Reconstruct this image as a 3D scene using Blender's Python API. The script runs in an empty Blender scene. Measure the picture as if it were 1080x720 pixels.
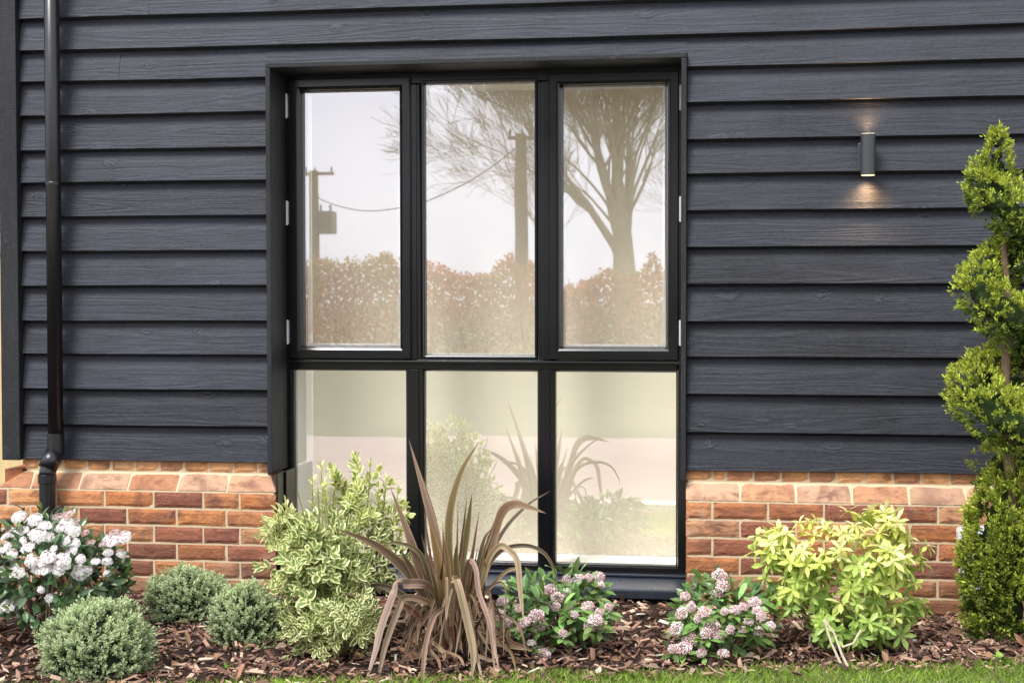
import bpy, bmesh, math, random
import numpy as np
from mathutils import Vector, Matrix, noise as mnoise

rng = np.random.default_rng(7)
random.seed(7)
C = bpy.context.scene.collection
PI = math.pi

# ------------------------------------------------------------------ camera model
CAM = np.array([0.0, -6.3, 1.2527])
YAW, PITCH, ROLL, FPX = math.radians(8.68174), math.radians(-1.62691), math.radians(-0.07410), 1600.0
def _axes():
    cy, sy, cp, sp = math.cos(YAW), math.sin(YAW), math.cos(PITCH), math.sin(PITCH)
    fw = np.array([-sy*cp, cy*cp, sp]); r = np.array([cy, sy, 0.0]); u = np.cross(r, fw)
    cr, sr = math.cos(ROLL), math.sin(ROLL)
    return fw, cr*r + sr*u, -sr*r + cr*u
FW, RT, UP = _axes()
def at(px, py, Y):
    """photo pixel (1080x720) -> world point on the plane y = Y"""
    d = FW + RT*(px-540)/FPX - UP*(py-360)/FPX
    return CAM + d*((Y - CAM[1])/d[1])
def mirrored(px, py, R):
    """the point R metres in front of the wall that is seen reflected in the glass at this pixel"""
    p = at(px, py, R + 0.45)
    return np.array([p[0], -R, p[2]])

# ------------------------------------------------------------------ object helpers
def tag(o, label=None, cat=None, group=None, kind=None):
    if label: o['label'] = label
    if cat: o['category'] = cat
    if group: o['group'] = group
    if kind: o['kind'] = kind
    return o
def empty(name, loc, label, cat, group=None):
    o = bpy.data.objects.new(name, None); C.objects.link(o); o.location = loc
    o.empty_display_size = .1
    return tag(o, label, cat, group)
def link(name, me, parent=None, loc=None):
    o = bpy.data.objects.new(name, me); C.objects.link(o)
    if parent is not None:
        o.parent = parent
        off = Vector((0, 0, 0)); p = parent
        while p is not None:
            off += p.location; p = p.parent
        o.location = (Vector(loc) if loc is not None else Vector((0, 0, 0))) - off
    elif loc is not None:
        o.location = loc
    return o
class MB:
    """collects world-space shapes; build() links them as ONE mesh object"""
    def __init__(s): s.V = []; s.F = []; s.n = 0; s.col = []; s.uv = []; s.mi = []
    def add(s, V, F, col=(1, 1, 1), uv=None, mi=0):
        V = np.asarray(V, float).reshape(-1, 3); k = len(V)
        s.V.append(V)
        for f in F: s.F.append(tuple(int(i)+s.n for i in f)); s.mi.append(mi)
        c = np.asarray(col, float)
        s.col.append(np.broadcast_to(c, (k, 3)) if c.ndim == 1 else c)
        s.uv.append(np.zeros((k, 2)) if uv is None else uv)
        s.n += k
    def build(s, name, mats, parent=None, smooth=False, loc=None):
        me = bpy.data.meshes.new(name)
        V = np.concatenate(s.V) if s.V else np.zeros((0, 3))
        org = np.zeros(3)
        me.from_pydata((V-org).tolist(), [], s.F)
        a = me.attributes.new('Col', 'FLOAT_COLOR', 'POINT')
        c = np.ones((len(V), 4), np.float32); c[:, :3] = np.concatenate(s.col)
        a.data.foreach_set('color', c.ravel())
        b = me.attributes.new('leaf', 'FLOAT_VECTOR', 'POINT')
        u = np.zeros((len(V), 3), np.float32); u[:, :2] = np.concatenate(s.uv)
        b.data.foreach_set('vector', u.ravel())
        if not isinstance(mats, (list, tuple)): mats = [mats]
        for m in mats: me.materials.append(m)
        me.polygons.foreach_set('material_index', np.array(s.mi, np.int32))
        if smooth: me.polygons.foreach_set('use_smooth', np.ones(len(s.F), bool))
        me.update()
        return link(name, me, parent, loc)
    # ---- shapes
    def box(s, x0, x1, y0, y1, z0, z1, bev=0.0, col=(1, 1, 1), mi=0, rot=None):
        bm = bmesh.new(); bmesh.ops.create_cube(bm, size=1)
        sx, sy, sz = x1-x0, y1-y0, z1-z0
        for v in bm.verts: v.co = Vector((v.co.x*sx, v.co.y*sy, v.co.z*sz))
        if bev: bmesh.ops.bevel(bm, geom=bm.edges[:], offset=bev, segments=2, profile=.5, affect='EDGES')
        if rot is not None: bmesh.ops.rotate(bm, verts=bm.verts, cent=(0, 0, 0), matrix=rot)
        c = Vector(((x0+x1)/2, (y0+y1)/2, (z0+z1)/2))
        s.bm(bm, c, col, mi)
    def bm(s, bm, c=(0, 0, 0), col=(1, 1, 1), mi=0):
        bm.verts.index_update()
        V = [tuple(v.co + Vector(c)) for v in bm.verts]
        s.add(V, [[v.index for v in f.verts] for f in bm.faces], col, None, mi); bm.free()
    def ring(s, x0, x1, z0, z1, prof, mi=0, col=(1, 1, 1)):
        """rectangular frame in the xz plane; prof = [(inset, y), ...] swept round with mitred corners"""
        V = []; n = len(prof)
        for (i, y) in prof:
            V += [(x0+i, y, z0+i), (x1-i, y, z0+i), (x1-i, y, z1-i), (x0+i, y, z1-i)]
        F = []
        for k in range(n-1):
            for j in range(4):
                a, b = k*4+j, k*4+(j+1) % 4
                F.append((a, b, b+4, a+4))
        s.add(V, F, col, None, mi)
    def tube(s, pts, rad, sides=8, col=(1, 1, 1), mi=0, cap=True):
        pts = [Vector(p) for p in pts]
        if not hasattr(rad, '__len__'): rad = [rad]*len(pts)
        V = []; F = []; n = len(pts); prev = None
        for i, p in enumerate(pts):
            t = (pts[min(i+1, n-1)] - pts[max(i-1, 0)])
            if t.length < 1e-9: t = Vector((0, 0, 1))
            t.normalize()
            if prev is None:
                a = Vector((1, 0, 0)) if abs(t.x) < .8 else Vector((0, 1, 0))
                u = t.cross(a).normalized()
            else:
                u = (prev - t*prev.dot(t))
                u = u.normalized() if u.length > 1e-6 else t.orthogonal().normalized()
            prev = u; w = t.cross(u)
            for k in range(sides):
                an = 2*PI*k/sides
                V.append(p + (u*math.cos(an) + w*math.sin(an))*rad[i])
        for i in range(n-1):
            for k in range(sides):
                a, b = i*sides+k, i*sides+(k+1) % sides
                F.append((a, b, b+sides, a+sides))
        if cap:
            F.append(tuple(range(sides))[::-1]); F.append(tuple((n-1)*sides+k for k in range(sides)))
        s.add([tuple(v) for v in V], F, col, None, mi)
    def leaves(s, P, D, N, L, W, col, fold=.25, curl=.25, w1=.85, w2=.8, tipcol=None, mi=0):
        P = np.asarray(P, float); n = len(P)
        if n == 0: return
        D = D/np.linalg.norm(D, axis=1, keepdims=True)
        S = np.cross(D, N); S /= np.linalg.norm(S, axis=1, keepdims=True)+1e-9
        N = np.cross(S, D)
        L = np.broadcast_to(L, n)[:, None]; W = np.broadcast_to(W, n)[:, None]
        curl = np.broadcast_to(curl, n)[:, None]
        def c(t): return P + D*L*t - N*(curl*L*t*t)
        V = np.zeros((n, 8, 3))
        V[:, 0] = P; V[:, 7] = c(1.0)
        for r, (t, w) in enumerate(((.33, w1), (.7, w2))):
            m = c(t); h = W*.5*w
            V[:, 1+3*r] = m - S*h + N*fold*h; V[:, 2+3*r] = m; V[:, 3+3*r] = m + S*h + N*fold*h
        base = np.arange(n)[:, None]*8
        tri = np.array([[0, 2, 1], [0, 3, 2], [4, 5, 7], [5, 6, 7]]); quad = np.array([[1, 2, 5, 4], [2, 3, 6, 5]])
        F = [tuple(r) for r in (base[:, :, None]+tri[None]).reshape(-1, 3)] + [tuple(r) for r in (base[:, :, None]+quad[None]).reshape(-1, 4)]
        col = np.broadcast_to(np.asarray(col, float), (n, 3))
        cc = np.repeat(col[:, None, :], 8, axis=1).copy()
        if tipcol is not None: cc[:, 7] = tipcol; cc[:, 4:7] = cc[:, 4:7]*.5 + np.asarray(tipcol)*.5
        uv = np.tile(np.array([[1, 0], [-1, .33], [0, .33], [1, .33], [-1, .7], [0, .7], [1, .7], [1, 1]], float), (n, 1))
        s.add(V.reshape(-1, 3), F, cc.reshape(-1, 3), uv, mi)

def unit(n):
    v = rng.normal(size=(n, 3)); return v/np.linalg.norm(v, axis=1, keepdims=True)
def nrm(v): return v/(np.linalg.norm(v, axis=-1, keepdims=True)+1e-9)
def jit(col, n, v=.15, h=.06):
    c = np.asarray(col, float)[None]*(1+rng.normal(0, v, (n, 1)))*(1+rng.normal(0, h, (n, 3)))
    return np.clip(c, .002, .95)

# ------------------------------------------------------------------ materials
def new_mat(name):
    m = bpy.data.materials.new(name); m.use_nodes = True
    nt = m.node_tree; nt.nodes.clear()
    return m, nt
def nd(nt, typ, **kw):
    n = nt.nodes.new(typ)
    for k, v in kw.items():
        if k in n.inputs: n.inputs[k].default_value = v
        else: setattr(n, k, v)
    return n
def lk(nt, a, b): nt.links.new(a, b)
def math_(nt, op, a, b=None, clamp=False):
    n = nt.nodes.new('ShaderNodeMath'); n.operation = op; n.use_clamp = clamp
    for i, v in enumerate((a, b)):
        if v is None: continue
        if isinstance(v, (int, float)): n.inputs[i].default_value = v
        else: lk(nt, v, n.inputs[i])
    return n.outputs[0]
def ramp(nt, fac, stops):
    n = nt.nodes.new('ShaderNodeValToRGB'); e = n.color_ramp.elements
    while len(e) < len(stops): e.new(.5)
    for i, (p, c) in enumerate(stops):
        e[i].position = p; e[i].color = (*c, 1) if len(c) == 3 else c
    lk(nt, fac, n.inputs[0]); return n.outputs[0]
def mixc(nt, fac, a, b, typ='MIX'):
    n = nt.nodes.new('ShaderNodeMix'); n.data_type = 'RGBA'; n.blend_type = typ
    for sock, v in ((n.inputs[0], fac), (n.inputs[6], a), (n.inputs[7], b)):
        if isinstance(v, (int, float)): sock.default_value = v
        elif isinstance(v, tuple): sock.default_value = (*v, 1)
        else: lk(nt, v, sock)
    return n.outputs[2]
def noise(nt, vec, scale, detail=4, rough=.55, dist=0):
    n = nd(nt, 'ShaderNodeTexNoise'); n.inputs['Scale'].default_value = scale
    n.inputs['Detail'].default_value = detail; n.inputs['Roughness'].default_value = rough
    n.inputs['Distortion'].default_value = dist
    if vec is not None: lk(nt, vec, n.inputs['Vector'])
    return n.outputs['Fac']
def mapping(nt, vec, scale=(1, 1, 1), loc=(0, 0, 0)):
    n = nd(nt, 'ShaderNodeMapping'); n.inputs['Scale'].default_value = scale; n.inputs['Location'].default_value = loc
    lk(nt, vec, n.inputs['Vector']); return n.outputs[0]
def out(nt, sh):
    o = nd(nt, 'ShaderNodeOutputMaterial'); lk(nt, sh, o.inputs['Surface'])
def bumpn(nt, h, strength, dist):
    b = nd(nt, 'ShaderNodeBump'); b.inputs['Strength'].default_value = strength; b.inputs['Distance'].default_value = dist
    lk(nt, h, b.inputs['Height']); return b.outputs[0]
def geo_pos(nt): return nd(nt, 'ShaderNodeNewGeometry').outputs['Position']
def attr(nt, name): 
    a = nd(nt, 'ShaderNodeAttribute'); a.attribute_name = name; return a

def simple(name, col, rough=.5, spec=.5, var=.12, scale=30, bump=0.0, metal=0):
    m, nt = new_mat(name); p = geo_pos(nt)
    f = noise(nt, p, scale)
    c = mixc(nt, f, tuple(x*(1-var) for x in col), tuple(min(1, x*(1+var)) for x in col))
    b = nd(nt, 'ShaderNodeBsdfPrincipled'); lk(nt, c, b.inputs['Base Color'])
    r = math_(nt, 'ADD', math_(nt, 'MULTIPLY', noise(nt, p, scale*.4), .2), rough-.1); lk(nt, r, b.inputs['Roughness'])
    b.inputs['Specular IOR Level'].default_value = spec; b.inputs['Metallic'].default_value = metal
    if bump: lk(nt, bumpn(nt, noise(nt, p, scale*4), bump, .002), b.inputs['Normal'])
    out(nt, b.outputs[0]); return m

def leaf_mat(name, rough=.45, trans=.3, spec=.4, edge=None, dark=None):
    """leaf colour from the Col attribute; edge = variegated margin colour"""
    m, nt = new_mat(name)
    col = attr(nt, 'Col').outputs['Color']
    if edge:
        uvn = attr(nt, 'leaf').outputs['Vector']; sp = nd(nt, 'ShaderNodeSeparateXYZ'); lk(nt, uvn, sp.inputs[0])
        a = math_(nt, 'ABSOLUTE', sp.outputs[0])
        a = math_(nt, 'ADD', a, math_(nt, 'MULTIPLY', math_(nt, 'SUBTRACT', noise(nt, geo_pos(nt), 180, 2), .5), .55))
        f = math_(nt, 'MULTIPLY', math_(nt, 'SUBTRACT', a, .46), 6.0, True)
        col = mixc(nt, f, col, edge)
    p = geo_pos(nt)
    v = math_(nt, 'ADD', math_(nt, 'MULTIPLY', noise(nt, p, 90, 2), .5), .75)
    hs = nd(nt, 'ShaderNodeHueSaturation'); lk(nt, col, hs.inputs['Color']); lk(nt, v, hs.inputs['Value'])
    b = nd(nt, 'ShaderNodeBsdfPrincipled'); lk(nt, hs.outputs[0], b.inputs['Base Color'])
    b.inputs['Roughness'].default_value = rough; b.inputs['Specular IOR Level'].default_value = spec
    t = nd(nt, 'ShaderNodeBsdfTranslucent'); lk(nt, hs.outputs[0], t.inputs['Color'])
    mx = nd(nt, 'ShaderNodeMixShader'); mx.inputs[0].default_value = trans
    lk(nt, b.outputs[0], mx.inputs[1]); lk(nt, t.outputs[0], mx.inputs[2]); out(nt, mx.outputs[0]); return m

def board_mat(name, base, vertical=False, sheen=1.0):
    m, nt = new_mat(name)
    p = geo_pos(nt); a = attr(nt, 'Col').outputs['Color']
    sc = nd(nt, 'ShaderNodeSeparateColor'); lk(nt, a, sc.inputs[0])
    off = nd(nt, 'ShaderNodeCombineXYZ')
    lk(nt, math_(nt, 'MULTIPLY', sc.outputs[0], 37.0), off.inputs[0]); lk(nt, math_(nt, 'MULTIPLY', sc.outputs[0], 91.0), off.inputs[1])
    va = nd(nt, 'ShaderNodeVectorMath'); va.operation = 'ADD'; lk(nt, p, va.inputs[0]); lk(nt, off.outputs[0], va.inputs[1])
    v = va.outputs[0]
    ax = (7.0, 5.0, .5) if vertical else (.45, 5.0, 7.0)
    # knots: sparse round blobs
    kn = nd(nt, 'ShaderNodeTexVoronoi'); kn.inputs['Scale'].default_value = 1.0; kn.inputs['Randomness'].default_value = 1.0
    lk(nt, mapping(nt, v, (10, 10, 5.5) if vertical else (5.5, 4.0, 9.5)), kn.inputs['Vector'])
    d = kn.outputs['Distance']
    kc = nd(nt, 'ShaderNodeSeparateColor'); lk(nt, kn.outputs['Color'], kc.inputs[0])
    gate = math_(nt, 'MULTIPLY', math_(nt, 'GREATER_THAN', kc.outputs[0], .42), math_(nt, 'ADD', .25, math_(nt, 'MULTIPLY', kc.outputs[1], .85)))
    warp = math_(nt, 'MULTIPLY', math_(nt, 'SUBTRACT', noise(nt, v, 45, 3, .6), .5), .22)
    knot = math_(nt, 'MULTIPLY', math_(nt, 'SUBTRACT', 1.0, math_(nt, 'MULTIPLY', math_(nt, 'ADD', d, warp), math_(nt, 'ADD', 2.6, math_(nt, 'MULTIPLY', kc.outputs[2], 4.0))), True), gate)
    field = noise(nt, mapping(nt, v, ax), 1.0, 3, .5, .15)
    field = math_(nt, 'ADD', field, math_(nt, 'MULTIPLY', math_(nt, 'POWER', knot, 1.3), .22))
    rings = math_(nt, 'SINE', math_(nt, 'MULTIPLY', field, 95.0))
    fine = noise(nt, mapping(nt, v, (160, 160, 12) if vertical else (12, 160, 190)), 1.0, 5, .7)
    saw = noise(nt, mapping(nt, v, (40, 40, 300) if vertical else (300, 40, 40)), 1.0, 2, .6)
    blot = noise(nt, v, 2.6, 4, .6)
    tone = math_(nt, 'ADD', math_(nt, 'MULTIPLY', sc.outputs[1], .75), .40)
    tone = math_(nt, 'ADD', tone, math_(nt, 'MULTIPLY', math_(nt, 'SUBTRACT', blot, .5), 1.3))
    grit = noise(nt, mapping(nt, v, (120, 120, 40) if vertical else (40, 120, 150)), 1.0, 3, .7)
    tone = math_(nt, 'ADD', tone, math_(nt, 'MULTIPLY', math_(nt, 'SUBTRACT', grit, .5), 1.3))
    streak = noise(nt, mapping(nt, v, (30, 30, 1.2) if vertical else (1.2, 30, 30)), 1.0, 4, .6)
    tone = math_(nt, 'ADD', tone, math_(nt, 'MULTIPLY', math_(nt, 'SUBTRACT', streak, .5), .28))
    tone = math_(nt, 'ADD', tone, math_(nt, 'MULTIPLY', rings, .05))
    tone = math_(nt, 'ADD', tone, math_(nt, 'MULTIPLY', math_(nt, 'SUBTRACT', fine, .5), .9))
    tone = math_(nt, 'ADD', tone, math_(nt, 'MULTIPLY', math_(nt, 'ADD', math_(nt, 'MULTIPLY', rings, .8), .25), math_(nt, 'MULTIPLY', knot, 2.0)))
    # a few pale worn flecks
    fl = nd(nt, 'ShaderNodeTexVoronoi'); lk(nt, mapping(nt, v, (5, 3, 9)), fl.inputs['Vector'])
    fleck = math_(nt, 'LESS_THAN', fl.outputs['Distance'], .034)
    tone = math_(nt, 'ADD', tone, math_(nt, 'MULTIPLY', fleck, 1.4))
    c = mixc(nt, math_(nt, 'MULTIPLY', tone, .4, True), tuple(x*.2 for x in base), tuple(min(1, x*2.6) for x in base))
    b = nd(nt, 'ShaderNodeBsdfPrincipled'); lk(nt, c, b.inputs['Base Color'])
    lk(nt, math_(nt, 'ADD', math_(nt, 'MULTIPLY', fine, .25), .42), b.inputs['Roughness'])
    b.inputs['Specular IOR Level'].default_value = .34*sheen
    h = math_(nt, 'ADD', math_(nt, 'MULTIPLY', rings, .14), math_(nt, 'MULTIPLY', fine, .9))
    h = math_(nt, 'ADD', h, math_(nt, 'MULTIPLY', saw, .5))
    h = math_(nt, 'ADD', h, math_(nt, 'MULTIPLY', knot, 1.8))
    lk(nt, bumpn(nt, h, .85, .003), b.inputs['Normal'])
    out(nt, b.outputs[0]); return m

def brick_mat():
    m, nt = new_mat('red_multi_brick'); p = geo_pos(nt)
    col = attr(nt, 'Col').outputs['Color']
    n1 = noise(nt, p, 9, 5, .65); n2 = noise(nt, p, 60, 5, .7); n3 = noise(nt, mapping(nt, p, (1, 1, 2.5)), 14, 4, .6, .6)
    c = mixc(nt, math_(nt, 'MULTIPLY', n1, .7), col, tuple((.40, .14, .06)), 'MIX')
    c = mixc(nt, .75, c, col)
    c = mixc(nt, math_(nt, 'MULTIPLY', math_(nt, 'SUBTRACT', n3, .535), 3.4, True), c, (.10, .042, .036))
    c = mixc(nt, math_(nt, 'MULTIPLY', math_(nt, 'SUBTRACT', n2, .57), 2.6, True), c, (.52, .31, .19))
    n5 = noise(nt, p, 6.2, 4, .6, .4)
    c = mixc(nt, math_(nt, 'MULTIPLY', math_(nt, 'MULTIPLY', math_(nt, 'SUBTRACT', n5, .50), 6.0, True), .72), c, (.15, .068, .052))
    n4 = noise(nt, p, 4.3, 5, .65)
    c = mixc(nt, math_(nt, 'MULTIPLY', math_(nt, 'SUBTRACT', n4, .58), 3.0, True), c, (.56, .42, .32))
    b = nd(nt, 'ShaderNodeBsdfPrincipled'); lk(nt, c, b.inputs['Base Color']); b.inputs['Roughness'].default_value = .9
    b.inputs['Specular IOR Level'].default_value = .25
    sz_ = nd(nt, 'ShaderNodeSeparateXYZ'); lk(nt, p, sz_.inputs[0])
    sp_ = math_(nt, 'MULTIPLY', math_(nt, 'SUBTRACT', math_(nt, 'ADD', .17, math_(nt, 'MULTIPLY', noise(nt, p, 7, 4), .12)), sz_.outputs[2]), 5.0, True)
    cd_ = mixc(nt, math_(nt, 'MULTIPLY', sp_, .6), c, (.11, .065, .04)); lk(nt, cd_, b.inputs['Base Color'])
    h = math_(nt, 'ADD', n2, math_(nt, 'MULTIPLY', n3, 1.5)); lk(nt, bumpn(nt, h, .8, .006), b.inputs['Normal'])
    out(nt, b.outputs[0]); return m

M = {}
M['board'] = board_mat('black_stained_boards', (.0255, .0285, .0400))
M['trim'] = board_mat('black_stained_trim', (.018, .019, .023), True)
M['brick'] = brick_mat()
M['mortar'] = simple('lime_mortar', (.56, .45, .30), .95, .2, .2, 60, .6)
M['alu'] = simple('black_window_paint', (.004, .0045, .006), .19, .5, .2, 8)
M['gasket'] = simple('rubber_gasket', (.006, .006, .007), .7, .3)
M['hinge'] = simple('bright_hinge_steel', (.60, .60, .60), .35, .5, .1, 60)
M['spacer'] = simple('spacer_bar', (.42, .42, .41), .4, .5)
M['white'] = simple('white_inside_paint', (.80, .79, .74), .6, .3, .03, 10)
M['plastic'] = simple('black_pipe_plastic', (.007, .0075, .010), .32, .6, .2, 14)
M['whiteplastic'] = simple('white_box_plastic', (.66, .68, .72), .4, .5, .06, 20)
M['lampmetal'] = simple('dark_lamp_metal', (.035, .038, .045), .42, .6, .12, 40)
M['bark'] = simple('brown_bark', (.16, .11, .075), .9, .2, .45, 40, .8)
M['greybark'] = simple('grey_green_tree_bark', (.36, .31, .22), .95, .15, .35, 6, .4)
M['stem'] = simple('green_stem', (.22, .24, .08), .7, .3, .3, 60)
M['palewood'] = simple('pale_fence_wood', (.62, .47, .25), .8, .3, .22, 9, .3)
M['polewood'] = simple('pole_wood', (.26, .20, .15), .9, .2, .3, 12, .4)
M['greymetal'] = simple('grey_metal', (.20, .20, .19), .6, .4)
M['wire'] = simple('wire', (.05, .05, .05), .6, .3)

def col_mat(name, rough=.9, spec=.2, bump=.5):
    m, nt = new_mat(name); p = geo_pos(nt)
    n = noise(nt, p, 120, 4, .7)
    c = mixc(nt, math_(nt, 'MULTIPLY', n, .6), attr(nt, 'Col').outputs['Color'], (.03, .02, .015), 'MIX')
    b = nd(nt, 'ShaderNodeBsdfPrincipled'); lk(nt, c, b.inputs['Base Color']); b.inputs['Roughness'].default_value = rough
    b.inputs['Specular IOR Level'].default_value = spec
    lk(nt, bumpn(nt, n, bump, .002), b.inputs['Normal']); out(nt, b.outputs[0]); return m
M['chip'] = col_mat('bark_chips')

def glass_mat():
    m, nt = new_mat('window_glass')
    t = nd(nt, 'ShaderNodeBsdfTransparent'); t.inputs[0].default_value = (.93, .94, .93, 1)
    g = nd(nt, 'ShaderNodeBsdfGlossy'); g.inputs['Roughness'].default_value = 0.013
    g.inputs['Color'].default_value = (.45, .447, .475, 1)
    w = noise(nt, geo_pos(nt), 2.2, 1)
    lk(nt, bumpn(nt, w, .06, .004), g.inputs['Normal'])
    a = nd(nt, 'ShaderNodeAddShader'); lk(nt, t.outputs[0], a.inputs[0]); lk(nt, g.outputs[0], a.inputs[1])
    out(nt, a.outputs[0]); return m
M['glass'] = glass_mat()

def blind_mat():
    m, nt = new_mat('beige_blind_cloth'); p = geo_pos(nt)
    f = noise(nt, mapping(nt, p, (400, 1, 400)), 1, 2)
    c = mixc(nt, f, (.54, .48, .375), (.59, .53, .425))
    b = nd(nt, 'ShaderNodeBsdfDiffuse'); lk(nt, c, b.inputs['Color']); out(nt, b.outputs[0]); return m
M['blind'] = blind_mat()

def ground_mat(name, c0, c1, s1, s2, bump=.4):
    m, nt = new_mat(name); p = geo_pos(nt)
    f = noise(nt, p, s1, 6, .6); g = noise(nt, p, s2, 5, .7)
    c = mixc(nt, math_(nt, 'ADD', math_(nt, 'MULTIPLY', f, .5), math_(nt, 'MULTIPLY', g, .5)), c0, c1)
    b = nd(nt, 'ShaderNodeBsdfPrincipled'); lk(nt, c, b.inputs['Base Color']); b.inputs['Roughness'].default_value = .95
    b.inputs['Specular IOR Level'].default_value = .15
    lk(nt, bumpn(nt, g, bump, .02), b.inputs['Normal']); out(nt, b.outputs[0]); return m
M['lawn'] = ground_mat('lawn_turf', (.10, .11, .066), (.19, .195, .13), .6, 60)
M['soil'] = ground_mat('dark_soil', (.016, .010, .008), (.06, .035, .025), 8, 90, .8)

def paver_mat():
    m, nt = new_mat('pink_block_paving'); p = geo_pos(nt)
    br = nd(nt, 'ShaderNodeTexBrick'); br.inputs['Scale'].default_value = 1
    br.inputs['Brick Width'].default_value = .21; br.inputs['Row Height'].default_value = .105; br.inputs['Mortar Size'].default_value = .006
    br.inputs['Color1'].default_value = (.36, .25, .21, 1); br.inputs['Color2'].default_value = (.28, .21, .185, 1); br.inputs['Mortar'].default_value = (.16, .14, .12, 1)
    mp = nd(nt, 'ShaderNodeMapping'); mp.inputs['Rotation'].default_value = (0, 0, .6); lk(nt, p, mp.inputs[0]); lk(nt, mp.outputs[0], br.inputs['Vector'])
    c = mixc(nt, math_(nt, 'MULTIPLY', noise(nt, p, 3), .5), br.outputs['Color'], (.36, .28, .25))
    b = nd(nt, 'ShaderNodeBsdfPrincipled'); lk(nt, c, b.inputs['Base Color']); b.inputs['Roughness'].default_value = .8
    lk(nt, bumpn(nt, br.outputs['Fac'], .3, -.004), b.inputs['Normal']); out(nt, b.outputs[0]); return m
M['paver'] = paver_mat()
M['kerb'] = simple('pale_kerb', (.48, .50, .42), .85, .2, .12, 6, .3)

def glow_mat():
    m, nt = new_mat('lamp_lens_lit'); e = nd(nt, 'ShaderNodeEmission'); e.inputs[0].default_value = (1, .80, .52, 1); e.inputs[1].default_value = 1.6
    out(nt, e.outputs[0]); return m
M['lens'] = glow_mat()

# ------------------------------------------------------------------ setting: ground
BED = lambda x: -1.08 + .27*x + .03*math.sin(x*7.3) + .02*math.sin(x*17+1)
b = MB(); b.add([(-220, -260, -.075), (220, -260, -.075), (220, 120, -.075), (-220, 120, -.075)], [(0, 1, 2, 3)])
tag(b.build('ground', M['lawn']), kind='structure')
b = MB()                                                             # lawn strip in front of the bed
xs = np.linspace(-9, 9, 260); V = []; F = []
for x in xs: V += [(x, -2.58, -.03), (x, BED(x)-.03, -.03), (x, BED(x)+.05, -.07)]
for i in range(len(xs)-1):
    for k in range(2): F.append((3*i+k, 3*i+3+k, 3*i+4+k, 3*i+1+k))
b.add(V, F); tag(b.build('lawn', M['lawn'], smooth=True), kind='structure')
b = MB(); nx, ny = 220, 50; V = []; F = []                           # planting bed
for i in range(nx):
    x = -6+12*i/(nx-1)
    for j in range(ny):
        y = .28 + (BED(x)-.08-.28)*j/(ny-1)
        h = mnoise.noise(Vector((x*2.3, y*2.3, 1)))*.02 + mnoise.noise(Vector((x*9, y*9, 5)))*.012
        V.append((x, y, -.04 + h + (.02 if j < ny-4 else -.02)))
for i in range(nx-1):
    for j in range(ny-1):
        a = i*ny+j; F.append((a, a+1, a+ny+1, a+ny))
b.add(V, F); tag(b.build('flower_bed_soil', M['soil'], smooth=True), kind='structure')
b = MB(); b.box(-40, 40, -7.25, -2.78, -.10, -.055); tag(b.build('driveway', M['paver']), kind='structure')
b = MB(); b.box(-40, 40, -2.775, -2.585, -.11, -.02, .01); tag(b.build('kerb', M['kerb']), kind='structure')

# ------------------------------------------------------------------ house
house = empty('house', (-1.1, 0, -.05), 'house front clad in black weatherboards above a low red brick plinth', 'house')
XL, XR, ZT = -3.15, 4.2, 3.35
WL, WR, WT = -2.021, -.233, 2.256        # outer edges of the window surround
edges = [.545, .700, .858, 1.011, 1.157, 1.310, 1.462, 1.612, 1.762, 1.903, 2.054, 2.199, 2.335, 2.478, 2.63, 2.78, 2.93, 3.08, 3.23, 3.38]
def z_edge(k, x):
    z = edges[k]
    if k == 12: z += .004*max(0, (-2.2-x)/.9) + .006*max(0, (x-.3)/.8) - .003*math.exp(-((x+.4)/.8)**2)
    if k == 11: z += .005*max(0, (-2.4-x)/.7) + .004*max(0, (x-.4)/.8)
    if k == 0: z += -.004*math.exp(-((x-.0)/.5)**2)
    return z + .0018*mnoise.noise(Vector((x*1.7, k*3.1, 0)))
cl = MB()
def board(k, x0, x1, zlo=None, tone=None, zhi=None):
    """feather-edged board: thick lower edge proud, thin upper edge tucked under the next"""
    n = max(2, int((x1-x0)/.06)+1); V = []; F = []
    col = np.array([random.random(), tone if tone is not None else random.random(), 0])
    yo = random.uniform(-.0015, .0015)
    for i in range(n):
        x = x0+(x1-x0)*i/(n-1)
        zb = z_edge(k, x) if zlo is None else zlo; zt = z_edge(k+1, x)+.022
        if zhi is not None: zt = zhi
        full = z_edge(k+1, x)+.022-z_edge(k, x)
        w = .0016*mnoise.noise(Vector((x*1.3, k*7.7, 4))) + .0007*mnoise.noise(Vector((x*11, k*7.7, 9)))
        ft = (zb-z_edge(k, x))/full
        yb = yo+w+.030*ft-.012; ch = .0025
        sag = .0008*mnoise.noise(Vector((x*16, k*5.0, 2)))
        V += [(x, .034, zb+.016), (x, yb+ch, zb+sag), (x, yb, zb+ch+sag), (x, (yb+.020+yo*.5)*.5, (zb+zt)/2), (x, .0195+yo*.5, max(zb+.03, zt-.0315)), (x, .0325, max(zb+.031, zt-.0308)), (x, .0328, zt), (x, .034, zt)]
    for i in range(n-1):
        for j in range(7):
            a = i*8+j; F.append((a, a+1, a+9, a+8))
        F.append((i*8+7, i*8, i*8+8, i*8+15))
    F.append((0, 7, 6, 5, 4, 3, 2, 1)); F.append(tuple((n-1)*8+j for j in range(8)))
    cl.add(V, F, col)
tones = [.18, .22, .36, .26, .40, .28, .46, .36, .55, .44, .58, .52, .68, .60, .66, .5, .55, .6, .5, .6]  # board colour gets lighter up the wall, painting in the sky's sheen
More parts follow.
